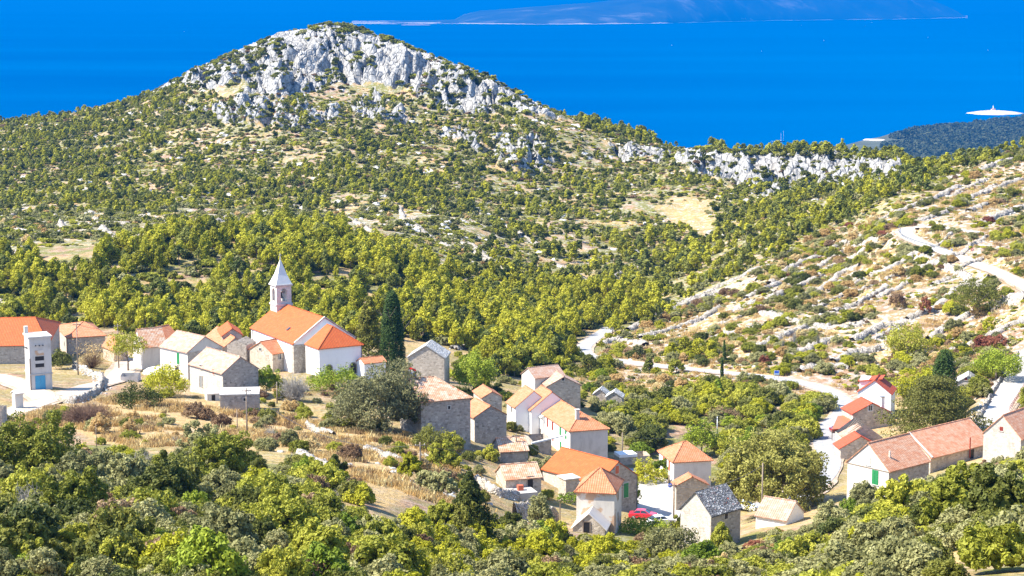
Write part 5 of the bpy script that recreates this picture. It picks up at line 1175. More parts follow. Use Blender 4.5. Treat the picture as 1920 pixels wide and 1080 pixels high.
far('slope_scrub', 'sunlit yellow-green pines on the lower mountain slope', [(-300,400),(-300,250),(0,240),(240,240),(420,270),(640,280),(800,330),(900,400),(500,392),(200,400)], 740, 1180, .05, {'mid':.7,'yellow':.3}, (.9,1.8), (.7,1.0), (30,.46,.08), pines=.75, ph=(2.8,5))
far('crag_scrub', 'small dark bushes clinging to the pale crags of the peak', None, 830, 1330, .050, {'dark':.55,'mid':.3,'brown':.15}, (.5,1.5), (.5,.85), (20,.455,.05))
far('cliff_scrub', 'green bushes growing from ledges of the rock faces', P_PEAK, 1000, 1330, .075, {'dark':.5,'mid':.4,'olive':.1}, (.9,2.3), (.5,.9), (17,.47,.05))
far('ledge_scrub', 'bushes growing from ledges of the limestone ridge', P_CLIFF, 840, 1000, .07, {'dark':.5,'mid':.4,'olive':.1}, (.8,2.0), (.5,.9), (15,.47,.05))
far('ridge_pines', 'row of pines along the crest of the limestone ridge', [(1030,190),(1100,215),(1250,250),(1560,268),(1740,280),(1740,310),(1560,292),(1440,292),(1250,270),(1100,240)], 850, 1100, .045, {'mid':.5,'dark':.5}, (1,2), (.7,1), None, pines=.7, ph=(3.5,6.5))
COV = {'mid':.35,'yellow':.2,'olive':.35,'tan':.10}
far('mountain_cover', 'low yellow-green scrub between the pines of the mountain', P_MT, 700, 1330, .11, COV, (.6,1.3), (.35,.6), (26,.42,.1), excl=[P_SAND, P_CLIFF])
far('valley_cover', 'low yellow-green scrub on the valley sides', P_VAL+[], 440, 900, .12, COV, (.5,1.1), (.35,.65), (18,.42,.1), excl=[P_PINE, P_SAND, P_RIGHT])
far('plateau_cover', 'low green scrub between the plateau walls', [(-200,385),(960,385),(960,520),(700,480),(330,478),(0,505),(-200,505)], 560, 900, .12, COV, (.5,1.1), (.35,.6), (14,.42,.1))
far('terrace_cover', 'low green and golden scrub across the terraced slope', P_RIGHT, 320, 720, .22, {'mid':.25,'yellow':.15,'olive':.40,'tan':.20}, (.3,.8), (.4,.75), (13,.45,.07))
# headland wood
V = HEADV; n = 9000; i0 = rng.integers(20, 199, n); j0 = rng.integers(0, 54, n); P3 = V[i0, j0]+(V[np.minimum(i0+1,199), np.minimum(j0+1,59)]-V[i0, j0])*rng.random((n,1)); P3 = P3[P3[:,2] > 2.5]
w_ = 5+4*rng.random(len(P3)); fm = [crown_mesh('foliage', cr_round(12, 2.0, 1.5, 0, rr=(.3,.5)), 12, .5, 'far', up=.4) for _ in range(3)]
scatter('headland_wood', 'dark hazy wood covering the low headland by the sea', fm, P3-np.array([0,0,1.0]), np.c_[w_,w_,w_*.7], 'wood')
# dry grass tufts
def tuftmesh(mat, n=60):
    p = rng.normal(size=(n,2))*.35; h_ = .25+.3*rng.random(n); a = rng.random(n)*6.28; dx = np.cos(a)*.05; dy = np.sin(a)*.05; lx = rng.normal(size=n)*.12; ly = rng.normal(size=n)*.12
    V = np.stack([np.c_[p[:,0]-dx,p[:,1]-dy,np.zeros(n)-.05], np.c_[p[:,0]+dx,p[:,1]+dy,np.zeros(n)-.05], np.c_[p[:,0]+lx+dx*.3,p[:,1]+ly+dy*.3,h_], np.c_[p[:,0]+lx-dx*.3,p[:,1]+ly-dy*.3,h_]], 1).reshape(-1,3); return mesh_np('tuft', V, np.arange(4*n).reshape(-1,4), [ML[mat]])
TF = [tuftmesh('tan'), tuftmesh('tan'), tuftmesh('brown')]
for nm, lb, poly, d0, d1, dn in (('grass', 'tall golden dry grass on the meadow below the church', P_MEADOW, 235, 345, .9), ('path_grass', 'dry grass beside the stony path below the holm oak', [(600,830),(800,850),(930,960),(760,1020),(640,930)], 215, 300, .8),('dry_grass', 'dry grass between the stones of the terraced slope', P_RIGHT, 320, 640, .22)):
    X, Y, Z = cand(poly, d0, d1, dn, (9,.47,.08), pad=-.3); s_ = .8+.9*rng.random(len(X)); scatter(nm, lb, TF, np.c_[X,Y,Z], np.c_[s_,s_,s_*.9], 'grass', rng.choice(3, len(X), p=[.45,.35,.2]))
# limestone rubble
def rockmesh(k):
    bm_ = bmesh.new(); bmesh.ops.create_icosphere(bm_, subdivisions=2, radius=1)
    for v in bm_.verts: v.co *= .65+.5*random.random(); v.co.z *= .6
    me = bpy.data.meshes.new('rock'); bm_.to_mesh(me); bm_.free(); me.materials.append(M['limestone']); return me
def m_lime():
    t = NT('pale_limestone', .9, .15); n = t.noise(1.5, 5, .7); t.col(t.ramp(n, [(.3, (.27,.26,.25)), (.5, (.50,.48,.45)), (.75, (.66,.63,.58))])); t.bump(n, .8, .3); return t.m
M['limestone'] = m_lime(); RK = [rockmesh(k) for k in range(4)]
for nm, lb, poly, d0, d1, dn, sr in (('rubble', 'pale limestone rubble strewn over the terraced slope', P_RIGHT, 320, 720, .14, (.12,.6)), ('field_stones', 'scattered pale stones on the plateau fields', P_PLAT, 560, 900, .04, (.4,1.3)), ('valley_rocks', 'pale outcrops among the trees of the valley and mountain', None, 700, 1300, .012, (.6,2.6)), ('meadow_stones', 'grey stones on the slope below the church', [(400,800),(620,790),(900,860),(930,1010),(700,1020),(560,880)], 225, 320, .12, (.15,.6))):
    X, Y, Z = cand(poly, d0, d1, dn, (14,.5,.07), pad=-.2); s_ = sr[0]+(sr[1]-sr[0])*rng.random(len(X))**2.5; scatter(nm, lb, RK, np.c_[X,Y,Z-s_*.1], np.c_[s_,s_*(.7+.6*rng.random(len(X))),s_], 'stones')
# ------------------------------------------------------------------ single trees one can point at
def ppm(P): return F/(P.y*CP+(HC-P.z)*SP)      # photo pixels per metre at P
def tree(name, label, px, py, wpx, hpx, kind, mat, n=70, per=60, size=.2, z0f=.15, D=None, cat='tree', trunk=True, group=None, **k):
    G = ray_hit(px, py) if D is None else at_d(px, py, D)
    if D is not None: G.z = min(G.z, Hs(G.x, G.y)+.3)
    s = ppm(G); w, h = wpx/s, hpx/s; z0 = h*z0f
    cl = {'round': lambda: cr_round(n, w, h-z0, z0, **k), 'cone': lambda: cr_cone(n, w, h-z0, z0, **k), 'layer': lambda: cr_layer(n, w, h-z0, z0, **k)}.get(kind)
    r = empty(name, G, rng.random()*6.28); tag(r, label, cat, group)
    if kind == 'column':
        c_ = []
        for i in range(n):
            u = rng.random(); a = rng.random()*6.28; R_ = w/2*min(1, (u+.06)/.16)**.5*(1-u)**.42*1.02*.75; c_.append((math.cos(a)*R_, math.sin(a)*R_, z0+u*(h-z0)*.96, w*.11, w*.11, w*.24))
    else: c_ = cl()
    link(bpy.data.objects.new('crown', crown_mesh('crown', c_, per, size, mat, up=.35)), r)
    if trunk: link(bpy.data.objects.new('trunk', trunk_mesh('trunk', h*(.5 if kind != 'column' else .8), max(.1, w*.03), .2, 5, .35)), r)
    return r
tree('cypress_tree', 'tall slender dark green cypress beside the white church', 736, 698, 56, 150, 'column', 'cypress', n=420, per=70, size=.16, z0f=.03)
tree('conifer_tree', 'dark ragged conifer between the church and the tall cypress', 692, 690, 54, 138, 'cone', 'dark', n=150, per=70, size=.2, z0f=.1, p=.45, rr=.16)
tree('holm_oak', 'broad spreading grey-green holm oak in front of the mottled roof barn', 716, 806, 172, 108, 'round', 'oakgrey', n=330, per=90, size=.2, z0f=.05, rr=(.11,.18), lump=.35)
tree('holm_oak', 'dark evergreen oak tucked under the right side of the spreading holm oak', 772, 812, 80, 80, 'round', 'dark', n=80, per=80, size=.2, z0f=.1, rr=(.12,.2))
tree('chestnut_tree', 'huge domed golden-green tree in front of the long tiled building', 1447, 962, 205, 150, 'round', 'bigtree', n=380, per=110, size=.24, z0f=.0, rr=(.10,.17), lump=.2)
tree('cedar_tree', 'dark layered cedar beside the long tiled building', 1750, 826, 178, 118, 'layer', 'cedar', n=300, per=90, size=.2, z0f=.08, lay=6)
tree('cypress_tree', 'broad twin-topped cypress rising behind the layered cedar', 1768, 792, 72, 130, 'column', 'cypress', n=240, per=60, size=.18, z0f=.05)
tree('leafy_tree', 'bright green round tree beyond the narrow stone house', 888, 738, 84, 72, 'round', 'green', n=110, per=70, size=.2, z0f=.1)
tree('fir_tree', 'dark fir with layered branches in the thicket below the low outhouse', 880, 1008, 112, 128, 'cone', 'dark', n=230, per=70, size=.15, z0f=.05, p=.8, rr=.11, droop=.25)
tree('juniper_bush', 'cone shaped yellow-green juniper against the dark slab-roof house', 1352, 1040, 52, 62, 'cone', 'mid', n=110, per=70, size=.14, z0f=.0, p=.6, rr=.2, cat='bush', trunk=False)
tree('almond_tree', 'small dark-trunked tree beside the second wooden pole', 240, 697, 66, 78, 'round', 'mid', n=60, per=60, size=.18, z0f=.28)
tree('fig_tree', 'bright yellow-green fig bush below the green-shuttered house', 313, 742, 88, 52, 'round', 'yellow', n=90, per=60, size=.18, z0f=.0, trunk=False)
tree('leafy_bush', 'dark green bush at the end of the dusty track', 262, 765, 80, 42, 'round', 'dark', n=70, per=60, size=.15, z0f=.0, cat='bush', trunk=False)
tree('leafy_tree', 'green tree against the corner of the tan stone annex', 500, 742, 44, 56, 'round', 'green', n=60, per=60, size=.18, z0f=.1)
tree('leafy_tree', 'green leafy tree under the white sanctuary wall', 632, 736, 96, 42, 'round', 'green', n=80, per=60, size=.18, z0f=.0)
tree('laurel_bush', 'round dark green bush right of the transformer tower', 112, 692, 44, 34, 'round', 'dark', n=60, per=60, size=.16, z0f=.0, cat='bush', trunk=False)
tree('autumn_tree', 'thin brown half-leafless tree in front of the second hipped roof', 178, 686, 84, 46, 'round', 'tan', n=60, per=24, size=.13, z0f=.0, lump=.4)
tree('orange_leaved_tree', 'tree with orange tinged leaves above the bleached tile roof', 372, 652, 66, 44, 'round', 'mid', n=50, per=50, size=.18, z0f=.2, D=368)
tree('autumn_bush', 'rusty orange leaved bush above the bleached tile roof', 386, 645, 34, 26, 'round', 'red', n=30, per=50, size=.16, z0f=.2, D=366, cat='bush', trunk=False)
tree('young_oak', 'slim grey-green tree in front of the paved outhouse terrace', 1012, 1002, 46, 76, 'round', 'olive', n=80, per=70, size=.14, z0f=.1, rr=(.2,.32))
tree('leafy_bush', 'bright green garden bush beside the white pyramid-roofed house', 1212, 912, 58, 46, 'round', 'yellow', n=70, per=60, size=.15, z0f=.0, cat='bush', trunk=False)
tree('leafy_bush', 'green bush at the left wall of the white pyramid-roofed house', 1240, 905, 34, 46, 'round', 'green', n=50, per=60, size=.15, z0f=.0, cat='bush', trunk=False)
tree('fig_tree', 'yellow-green fig tree at the gable of the orange barn', 1184, 958, 34, 52, 'round', 'green', n=40, per=50, size=.16, z0f=.1)
tree('vine_bed', 'low bright green vine bed in front of the parked cars', 1207, 1003, 92, 24, 'round', 'green', n=80, per=60, size=.15, z0f=.0, cat='vines', trunk=False)
tree('olive_tree', 'silvery olive tree in the thicket beneath the slab-roof house', 1258, 1045, 92, 52, 'round', 'olive', n=90, per=70, size=.15, z0f=.0)
tree('tall_shrub', 'yellow-green upright shrub against the slab-roof house', 1268, 1010, 26, 46, 'round', 'mid', n=40, per=60, size=.14, z0f=.0, cat='bush', trunk=False)
tree('young_tree', 'green leafy tree left of the big domed tree', 1315, 852, 60, 62, 'round', 'green', n=80, per=60, size=.2, z0f=.05)
tree('leafy_tree', 'bright yellow-green tree behind the top of the dark cedar', 1725, 752, 90, 62, 'round', 'yellow', n=80, per=60, size=.2, z0f=.0)
tree('leafy_tree', 'broad green tree beside the pale lane above the little cottage', 1868, 712, 84, 56, 'round', 'green', n=90, per=60, size=.2, z0f=.0)
tree('oak_tree', 'dark green oak group on the terraces under the upper road', 1835, 590, 84, 66, 'round', 'dark', n=90, per=60, size=.22, z0f=.0)
tree('ash_tree', 'single bright yellow-green tree on the terraces', 1854, 628, 26, 36, 'round', 'yellow', n=40, per=50, size=.2, z0f=.0)
tree('oak_tree', 'large dark green oak on the terraces above the grey road', 1700, 668, 84, 60, 'round', 'mid', n=90, per=60, size=.22, z0f=.0)
tree('dead_bush', 'round purple-brown bush on the middle of the terraced slope', 1682, 578, 34, 30, 'round', 'brown', n=40, per=60, size=.2, z0f=.0, cat='bush', trunk=False)
tree('sumac_bush', 'rust red bush standing on the terraced slope', 1734, 590, 24, 36, 'round', 'red', n=40, per=50, size=.2, z0f=.0, cat='bush', trunk=False)
tree('sumac_bush', 'low red bush at the right edge of the terraces', 1872, 648, 40, 20, 'round', 'red', n=40, per=50, size=.18, z0f=.0, cat='bush', trunk=False)
tree('leafless_bush', 'reddish brown hazy bush in the gardens behind the white house', 1360, 792, 60, 26, 'round', 'brown', n=50, per=40, size=.15, z0f=.0, cat='bush', trunk=False)
for (px, py, w, h, m_, lb) in ((1260,672,30,30,'pine','leftmost pine of the clump above the lower road'),(1284,668,34,38,'pine','bushy second pine of the clump above the lower road'),(1310,665,34,32,'pine','third pine of the clump above the lower road'),(1334,670,22,36,'pine','tallest pine of the clump above the lower road'),(1216,698,22,28,'pinedark','dark pine on the bank under the lower road'),(1268,700,32,26,'mid','round green bush on the bank under the lower road'),(1104,700,46,34,'dark','dark bush inside the bend of the lower road'),(1472,690,16,26,'dark','small dark fir beside the blue sign')):
    tree('pine_tree' if 'pine' in m_ else 'leafy_tree', lb, px, py, w, h, 'cone' if m_ != 'mid' else 'round', m_, n=45, per=50, size=.22, z0f=.05, **({'p':.45,'rr':.22} if m_ != 'mid' else {}))
for (px, py, hp, lb) in ((1353.5, 713, 45, 'nearer of two pencil-thin cypresses by the lower road'), (1357.5, 682, 46, 'farther of two pencil-thin cypresses above the lower road')):
    tree('cypress_tree', lb, px, py, 7.5, hp, 'column', 'cypress', n=90, per=40, size=.16, z0f=.0)
def bare(px, py, wpx, hpx, label, D=None, mat='grey', n=130, th=.035):
    G = ray_hit(px, py); s = ppm(G); o = link(bpy.data.objects.new('bare_tree', twigs('bare_tree', n, wpx/s*1.3, hpx/s, mat, th))); o.location = G; tag(o, label, 'bare tree')
bare(552, 752, 56, 62, 'leafless pale grey tree below the church corner', n=220, th=.05)
bare(172, 690, 50, 40, 'leafless twiggy crown against the second hipped roof house', mat='brown', n=120)
for (px, py, w, h, lb) in ((1488,650,14,52,'leafless grey sapling on the terraces above the blue sign'),(1469,655,8,26,'thin leafless stem beside the terrace wall'),(1534,650,8,30,'thin bare stem on the terraces uphill of the blue sign')): bare(px, py, w, h, lb, n=40, th=.05)
G = ray_hit(160, 792); o = link(bpy.data.objects.new('brush_pile', twigs('brush_pile', 420, 9.0, 2.6, 'brush', .05))); o.location = G; tag(o, 'dark brown pile of cut brushwood below the dusty track', 'brush pile')
tree('leafy_bush', 'dark bush at the foot of the broad stone barn', 806, 846, 70, 44, 'round', 'dark', n=70, per=60, size=.15, z0f=.0, cat='bush', trunk=False)
tree('leafy_bush', 'yellow-green bush before the corner of the broad stone barn', 846, 846, 44, 34, 'round', 'mid', n=60, per=60, size=.15, z0f=.0, cat='bush', trunk=False)
# big shrubs and trees of the near slope
for (px, py, w, h, m_, lb, kd) in (
 (60,900,200,150,'mid','broad yellow-green tree at the left edge under the track','round'),(415,905,150,120,'mid','sunlit green tree standing out at the upper rim of the thicket','round'),(385,868,110,86,'olive','pale olive tree at the upper rim of the thicket','round'),
 (448,900,52,66,'yellow','small bright lime-green tree at the upper rim of the thicket','round'),(310,960,150,120,'dark','dark evergreen oak in the middle of the left thicket','round'),(630,905,54,62,'dark','round dark juniper beside the dry stone patch','round'),
 (240,930,120,100,'olive','silvery wild olive left of the dark evergreen oak','round'),(140,990,150,130,'mid','leafy oak low in the left thicket','round'),(420,1060,170,130,'olive','grey-green olive low in the thicket under the dry meadow','round'),(600,1080,150,120,'mid','yellowish oak at the bottom of the thicket','round'),
 (30,1075,150,130,'dark','dark oak in the bottom left corner','round'),(520,985,130,90,'mid','bushy oak in the centre of the left thicket','round'),(700,1040,110,80,'mid','juniper shrub below the rubble path','round'),(770,900,60,60,'yellow','bright green bush below the holm oak','round'),(660,790,60,50,'dark','dark bush between the bare tree and the holm oak','round'),
 (830,880,80,60,'mid','round green bush beside the third pole','round'),(820,930,90,60,'olive','pale olive bush behind the fir','round'),(830,990,90,60,'mid','green juniper left of the fir','round'),(950,1010,80,60,'dark','dark green bush right of the fir','round'),(1010,1060,120,70,'yellow','bright lime-green shrub under the peeling pink house','round'),
 (1130,1060,110,60,'yellow','yellow-green shrub below the stone lean-to','round'),(1620,960,90,70,'olive','olive bush hiding the foot of the long building','round'),(1700,985,130,110,'mid','green oak in front of the long building','round'),(1790,1010,150,160,'mid','tall speckled tree nearest the long building','round'),
 (1880,1000,160,160,'dark','dense dark tree at the right edge','round'),(1560,1010,120,80,'olive','grey-green shrub right of the low white shed','round'),(1660,1060,170,110,'olive','broad silvery shrub low on the right slope','round'),(1500,1060,120,60,'mid','low green shrub beside the red dry patch','round'),(1860,1075,160,110,'mid','leafy shrub in the bottom right corner','round')):
    w *= .68; h *= .78
    tree('oak_tree' if h > 90 else 'leafy_bush', lb, px, py, w, h, kd, m_, n=int(60+w*.7), per=110, size=.17, z0f=.0, cat='tree' if h > 90 else 'bush', trunk=h > 90, rr=(.13,.24), lump=.35)
# low red and orange heath on the right slope
small([(1400,1030),(1440,1000),(1560,985),(1680,1000),(1680,1060),(1560,1075),(1420,1075)], 100, 260, .35, {'red':.35,'tan':.5,'brown':.15}, (.35,.8), 'heath_tuft', '%s low heath tuft on the near right slope', 'heath', 60, hr=(.4,.7))

# ------------------------------------------------------------------ dry stone walls of the terraces
WL = []
def stone_wall(pix, label, group, w=.9, h=1.0, name='dry_stone_wall', rough=.22, cat='stone wall'):
    try: L = ground_line(pix, .55)
    except Exception: return
    if len(L) < 4: return
    f_ = free(L[:,0], L[:,1], -.5)
    if 'track' not in label and 'lane' not in label and 'hairpin' not in label and not f_.all():
        runs = []; s0 = None
        for i_, q_ in enumerate(list(f_)+[False]):
            if q_ and s0 is None: s0 = i_
            if not q_ and s0 is not None: runs.append((i_-s0, s0, i_)); s0 = None
        if not runs: return
        _, i0_, i1_ = max(runs); L = L[i0_:i1_]
        if len(L) < 12: return
    WL.append(L)
    L = L[np.r_[True, np.linalg.norm(np.diff(L[:,:2], axis=0), axis=1) > 1e-4]]
    d = np.gradient(L[:,:2], axis=0); d /= np.linalg.norm(d, axis=1)[:,None]+1e-9; nr_ = np.stack([-d[:,1], d[:,0]], 1); n = len(L); s_ = rng.random()*99
    hh = h*(.45+.9*fbm(np.arange(n)/5.0, np.full(n, s_), 4, 71)); ww = w*(.6+.8*fbm(np.arange(n)/6.0, np.full(n, s_+5), 3, 72)); prof = [(-1,-.6),(-.85,.35),(-.5,.8),(0,1.0),(.5,.8),(.85,.35),(1,-.6)]
    V = np.zeros((n, 7, 3))
    for k, (a, z) in enumerate(prof):
        V[:,k,:2] = L[:,:2]+nr_*(a*ww)[:,None]+rng.normal(size=(n,2))*rough*.7; V[:,k,2] = H(V[:,k,0], V[:,k,1])+z*hh*(1 if z > 0 else .6)+rng.normal(size=n)*rough*.7
    a = (np.arange(n-1)[:,None]*7+np.arange(6)[None]).ravel(); o = link(bpy.data.objects.new(name, mesh_np(name, V.reshape(-1,3), np.stack([a, a+1, a+8, a+7], 1), [M['drystone']]))); tag(o, label, cat, group)
def m_drystone():
    t = NT('pale_dry_stone', .95, .1); cc = t.voro(2.6, 'F1', out='Color'); d = t.voro(2.6, 'DISTANCE_TO_EDGE'); c = t.ramp(cc, [(.1, (.27,.24,.21)), (.5, (.42,.38,.34)), (.9, (.55,.51,.46))]); c = t.mix(t.gray(d, .0, .07), (.16,.13,.10), c)
    c = t.mix(t.math('MULTIPLY', t.gray(t.noise(.5, 4, .7), .52, .66), .6), c, (.24,.22,.13)); t.col(c); t.bump(d, 1, .3); return t.m
M['drystone'] = m_drystone()
TW = [[(1440,535),(1490,500),(1572,462),(1627,440),(1689,425)],[(1400,560),(1490,520),(1576,478),(1650,450)],[(1360,590),(1440,563),(1498,539),(1557,505),(1619,470)],[(1479,570),(1537,545),(1576,515),(1610,500)],[(1634,423),(1700,392),(1774,362),(1800,351)],[(1712,419),(1774,399),(1829,368),(1925,335)],
 [(1774,336),(1829,324),(1880,304),(1925,292)],[(1817,397),(1860,380),(1930,355)],[(1840,420),(1880,402),(1930,385)],[(1175,622),(1210,603),(1250,583),(1300,560)],[(1200,636),(1260,619),(1304,604),(1350,580)],[(1400,660),(1447,641),(1485,625),(1520,610)],[(1479,672),(1529,650),(1560,640)],[(1422,588),(1491,606),(1560,616),(1620,610)],
 [(1630,520),(1680,500),(1720,470)],[(1640,560),(1690,540),(1730,505),(1765,490)],[(1700,600),(1760,575),(1800,540),(1850,525)],[(1560,585),(1610,570),(1660,540)],[(1740,640),(1800,600),(1870,570),(1925,560)],[(1600,640),(1650,615),(1700,605)],[(1560,680),(1600,665),(1650,655)],[(1780,660),(1840,640),(1925,600)],
 [(1270,575),(1330,548),(1390,520),(1440,500)],[(1230,590),(1290,570),(1350,548),(1420,525)],[(1500,700),(1540,690),(1590,690)],[(1330,640),(1380,625),(1430,615)],[(1120,648),(1160,640),(1210,650)]]
def walls_grouped(lst, label, group, **k):
    for q in lst:
        m_ = q[len(q)//2]; xb, yb = (XR, YR) if 'right' in label else ([(150,'at the left edge'),(400,'left of the bell tower'),(620,'above the church'),(800,'above the tall cypress'),(960,'above the valley head'),(9999,'across the valley')], [(405,'far edge of the plateau'),(430,'middle of the plateau'),(470,'near edge of the plateau'),(9999,'below the plateau')])
        stone_wall(q, '%s dry stone %s wall %s, %s' % ('long' if abs(q[0][0]-q[-1][0]) > 95 else 'short', 'terrace' if 'right' in label else 'field', zone(m_[0], xb), zone(m_[1], yb)), group, **k)
walls_grouped(TW, 'pale dry stone terrace wall on the right hillside', 'dry stone walls of the right hillside', w=1.35, h=1.15, rough=.3)
# tracks of terrace edging between them, following the same fall
TW2 = []
for i in range(15):
    x0 = 1300+rng.random()*560; y0 = 720-(x0-1200)*.42+(rng.random()-.5)*230
    if y0 < 330 or y0 > 690 or not pip(np.array([x0]), np.array([y0]), P_RIGHT)[0]: continue
    L_ = 50+60*rng.random(); sl_ = -.42-.12*rng.random(); TW2.append([(x0, y0), (x0+L_*.5, y0+L_*.5*sl_+4*(rng.random()-.5)), (x0+L_, y0+L_*sl_)])
walls_grouped(TW2, 'pale dry stone terrace wall on the right hillside', 'dry stone walls of the right hillside', w=.9, h=.7, rough=.3)
PW = [[(155,400),(190,425),(220,452)],[(200,420),(245,420)],[(215,452),(240,450),(270,443)],[(565,410),(590,425),(615,440)],[(390,425),(430,407),(462,402)],[(750,390),(770,415),(800,440)],[(850,450),(900,482),(950,512)],[(779,424),(830,460),(859,472)],[(855,448),(900,470),(950,510)],[(1037,495),(1080,515),(1116,543)],[(830,570),(870,600),(899,618)],[(90,395),(120,430)],[(20,405),(80,400)],[(30,432),(70,445)],[(480,395),(540,390),(580,392)],[(640,405),(680,425),(720,450)],[(900,400),(960,430),(1010,460)],[(870,640),(930,632),(1000,637)],[(850,655),(920,645),(990,650)],[(260,388),(262,402),(282,412)],[(0,470),(30,478)],[(0,565),(40,590)],[(1150,520),(1180,508),(1200,502)]]
walls_grouped(PW, 'grey dry stone field wall on the plateau and valley side', 'dry stone walls of the plateau fields', w=1.1, h=.9, rough=.3)
stone_wall([(95,750),(140,756),(165,745),(188,730),(190,712),(165,700),(140,690)], 'curved rubble wall beside the dusty track', None, w=.65, h=1.2)
stone_wall([(250,712),(275,718),(300,722)], 'low rubble wall under the almond tree', None, w=.5, h=.9)
stone_wall([(705,985),(725,1000),(715,1015),(740,1025)], 'pale rubble heap at the end of the stony path', None, w=1.3, h=1.0, name='rubble_wall')
stone_wall([(575,800),(600,812),(625,818)], 'broken rubble wall stub on the meadow slope', None, w=.5, h=1.0, name='rubble_wall')
stone_wall([(690,845),(740,862),(775,868),(800,860)], 'tumbled grey wall above the pinkish dry scrub', None, w=1.0, h=.9, name='rubble_wall')
stone_wall([(560,850),(590,868),(625,885),(640,905)], 'tumbled pale wall running down the dry slope', None, w=.9, h=.8, name='rubble_wall')
stone_wall([(895,905),(935,930),(970,935)], 'curved terrace wall under the low outhouse', None, w=.6, h=1.6)
stone_wall([(965,970),(1000,975),(1045,978)], 'upper of two retaining walls beside the pergola', None, w=.5, h=2.4)
stone_wall([(1690,470),(1730,482),(1770,500),(1800,512),(1850,540)], 'retaining wall under the hairpin of the upper road', None, w=.8, h=.9)
stone_wall([(1822,800),(1841,775),(1858,742),(1880,706),(1908,664)], 'low rubble edge of the pale lane', None, w=.4, h=.7)

WP = np.concatenate(WL); q = WP[rng.integers(0, len(WP), 15000)]; x_ = q[:,0]+rng.normal(size=len(q))*.9; y_ = q[:,1]+rng.normal(size=len(q))*.9; s_ = .10+.30*rng.random(len(q))**2*(y_/400)
ok = free(x_, y_, -1.2); scatter('wall_rubble', 'loose stones tumbled along the dry stone walls', RK, np.c_[x_,y_,H(x_,y_)+.05][ok], np.c_[s_,s_,s_][ok], 'stones')
# ------------------------------------------------------------------ poles, wires, signs
POLES = {}
def pole(key, px, py, top, label, arm=True, mat='wood', r=.13, D=None):
    G = ray_hit(px, py) if D is None else at_d(px, py, D); h = max(3.0, min(11, HC-float(t_of_py(top))*G.y-G.z)); e = empty('utility_pole', G, R(15)); tag(e, label, 'utility pole', None)
    MB().tube((0,0,-1), (0,0,h), r, r*.7, 10).build('post', M[mat], e, True)
    if arm:
        MB().box(-.7, .7, -.05, .05, h-.5, h-.38).build('crossarm', M[mat], e)
        for q in (-.6, 0, .6):
            b = MB(); b.tube((q,0,h-.38), (q,0,h-.22), .05, .04, 8); b.build('insulator', M['offwhite'], e)
    POLES[key] = Vector((G.x, G.y, G.z+h-.3))
pole('a', 146.7, 703, 604, 'weathered pole in front of the second hipped roof house')
pole('b', 223, 692, 607, 'wooden pole beside the small almond tree')
pole('c', 463.5, 823, 727, 'tall pole on the dry meadow below the grey rubble shed')
pole('d', 445, 812, 768, 'short grey post on the dry meadow', arm=False, r=.09)
pole('e', 519.6, 757, 716, 'wooden pole by the leafless grey tree', arm=False)
pole('f', 788, 892, 829, 'pole on the slope below the holm oak')
pole('g', 968, 871, 812, 'pole between the low shed and the low outhouse')
pole('h', 1166.6, 862, 811, 'pole behind the big orange barn', arm=False)
pole('i', 1344, 850, 781, 'grey pole in the gardens behind the white house', arm=False, mat='metal', r=.1)
pole('j', 1263, 978, 905, 'brown pole in front of the yellow road sign')
pole('k', 1428, 985, 868, 'pole hidden in the big domed tree', arm=False)
pole('l', 181, 838, 800, 'thin dark post on the brush slope', arm=False, r=.06)
def wire(a, b, sag, label):
    A_, B_ = POLES[a], POLES[b]; m_ = MB(); n = 14; P = [A_.lerp(B_, i/n)-Vector((0,0,sag*4*(i/n)*(1-i/n))) for i in range(n+1)]
    for i in range(n): m_.tube(P[i], P[i+1], .035, .035, 4, False)
    tag(m_.build('power_line', M['dkmetal']), label, 'cable')
wire('a','b',.8,'thin cable between the two poles near the hipped roof houses'); wire('c','e',.8,'thin cable from the meadow pole to the pole by the bare tree'); wire('c','f',3,'long sagging cable across the dry slope'); wire('f','g',1.5,'thin cable from the slope pole to the shed pole'); wire('g','j',3,'long cable passing the peeling pink house to the brown pole'); wire('h','i',2,'thin cable over the gardens behind the barn'); wire('j','k',1.5,'thin cable from the brown pole into the domed tree')
def sign(px, py, base, w, h, mat, label, two=False, marks=None, name='road_sign', yaw=0):
    G = ray_hit(px, base); z = HC-float(t_of_py(py))*G.y-G.z; e = empty(name, G, yaw); tag(e, label, 'sign')
    for q in ((-w*.4, w*.4) if two else (0,)): MB().tube((q,0,-.4), (q,0,z+h/2), .04).build('post', M['metal'], e)
    p = MB().box(-w/2, w/2, -.08, -.045, z-h/2, z+h/2).build('panel', mat, e)
    for (x0, x1, z0, z1, mt_) in (marks or []): MB().box(x0*w/2, x1*w/2, -.095, -.0815, z+z0*h/2, z+z1*h/2).build('symbol', mt_, p)
MS = {'b': plain('sign_blue', (.01,.10,.55), .4, .03), 'y': plain('sign_yellow', (.80,.52,.01), .4, .03), 'w': plain('sign_white', (.8,.8,.8), .4, .03), 'p': plain('sign_violet', (.16,.10,.30), .4, .05), 'k': plain('sign_black', (.02,.02,.02), .4, .03), 'r': plain('sign_red', (.6,.02,.02), .4, .03)}
sign(1256, 910, 934, .55, .62, MS['b'], 'small square blue sign at the left of the sign group', marks=[(-.18,.18,-.5,.5,MS['w'])])
sign(1267, 919.5, 938, .45, 1.05, MS['p'], 'narrow violet information board behind the brown pole')
sign(1282, 918, 942, 1.15, .52, MS['y'], 'yellow direction sign on two posts', two=True, marks=[(-.85,-.68,-.3,.25,MS['k']),(-.5,.35,-.12,.12,MS['k']),(.5,.7,-.3,.3,MS['k'])])
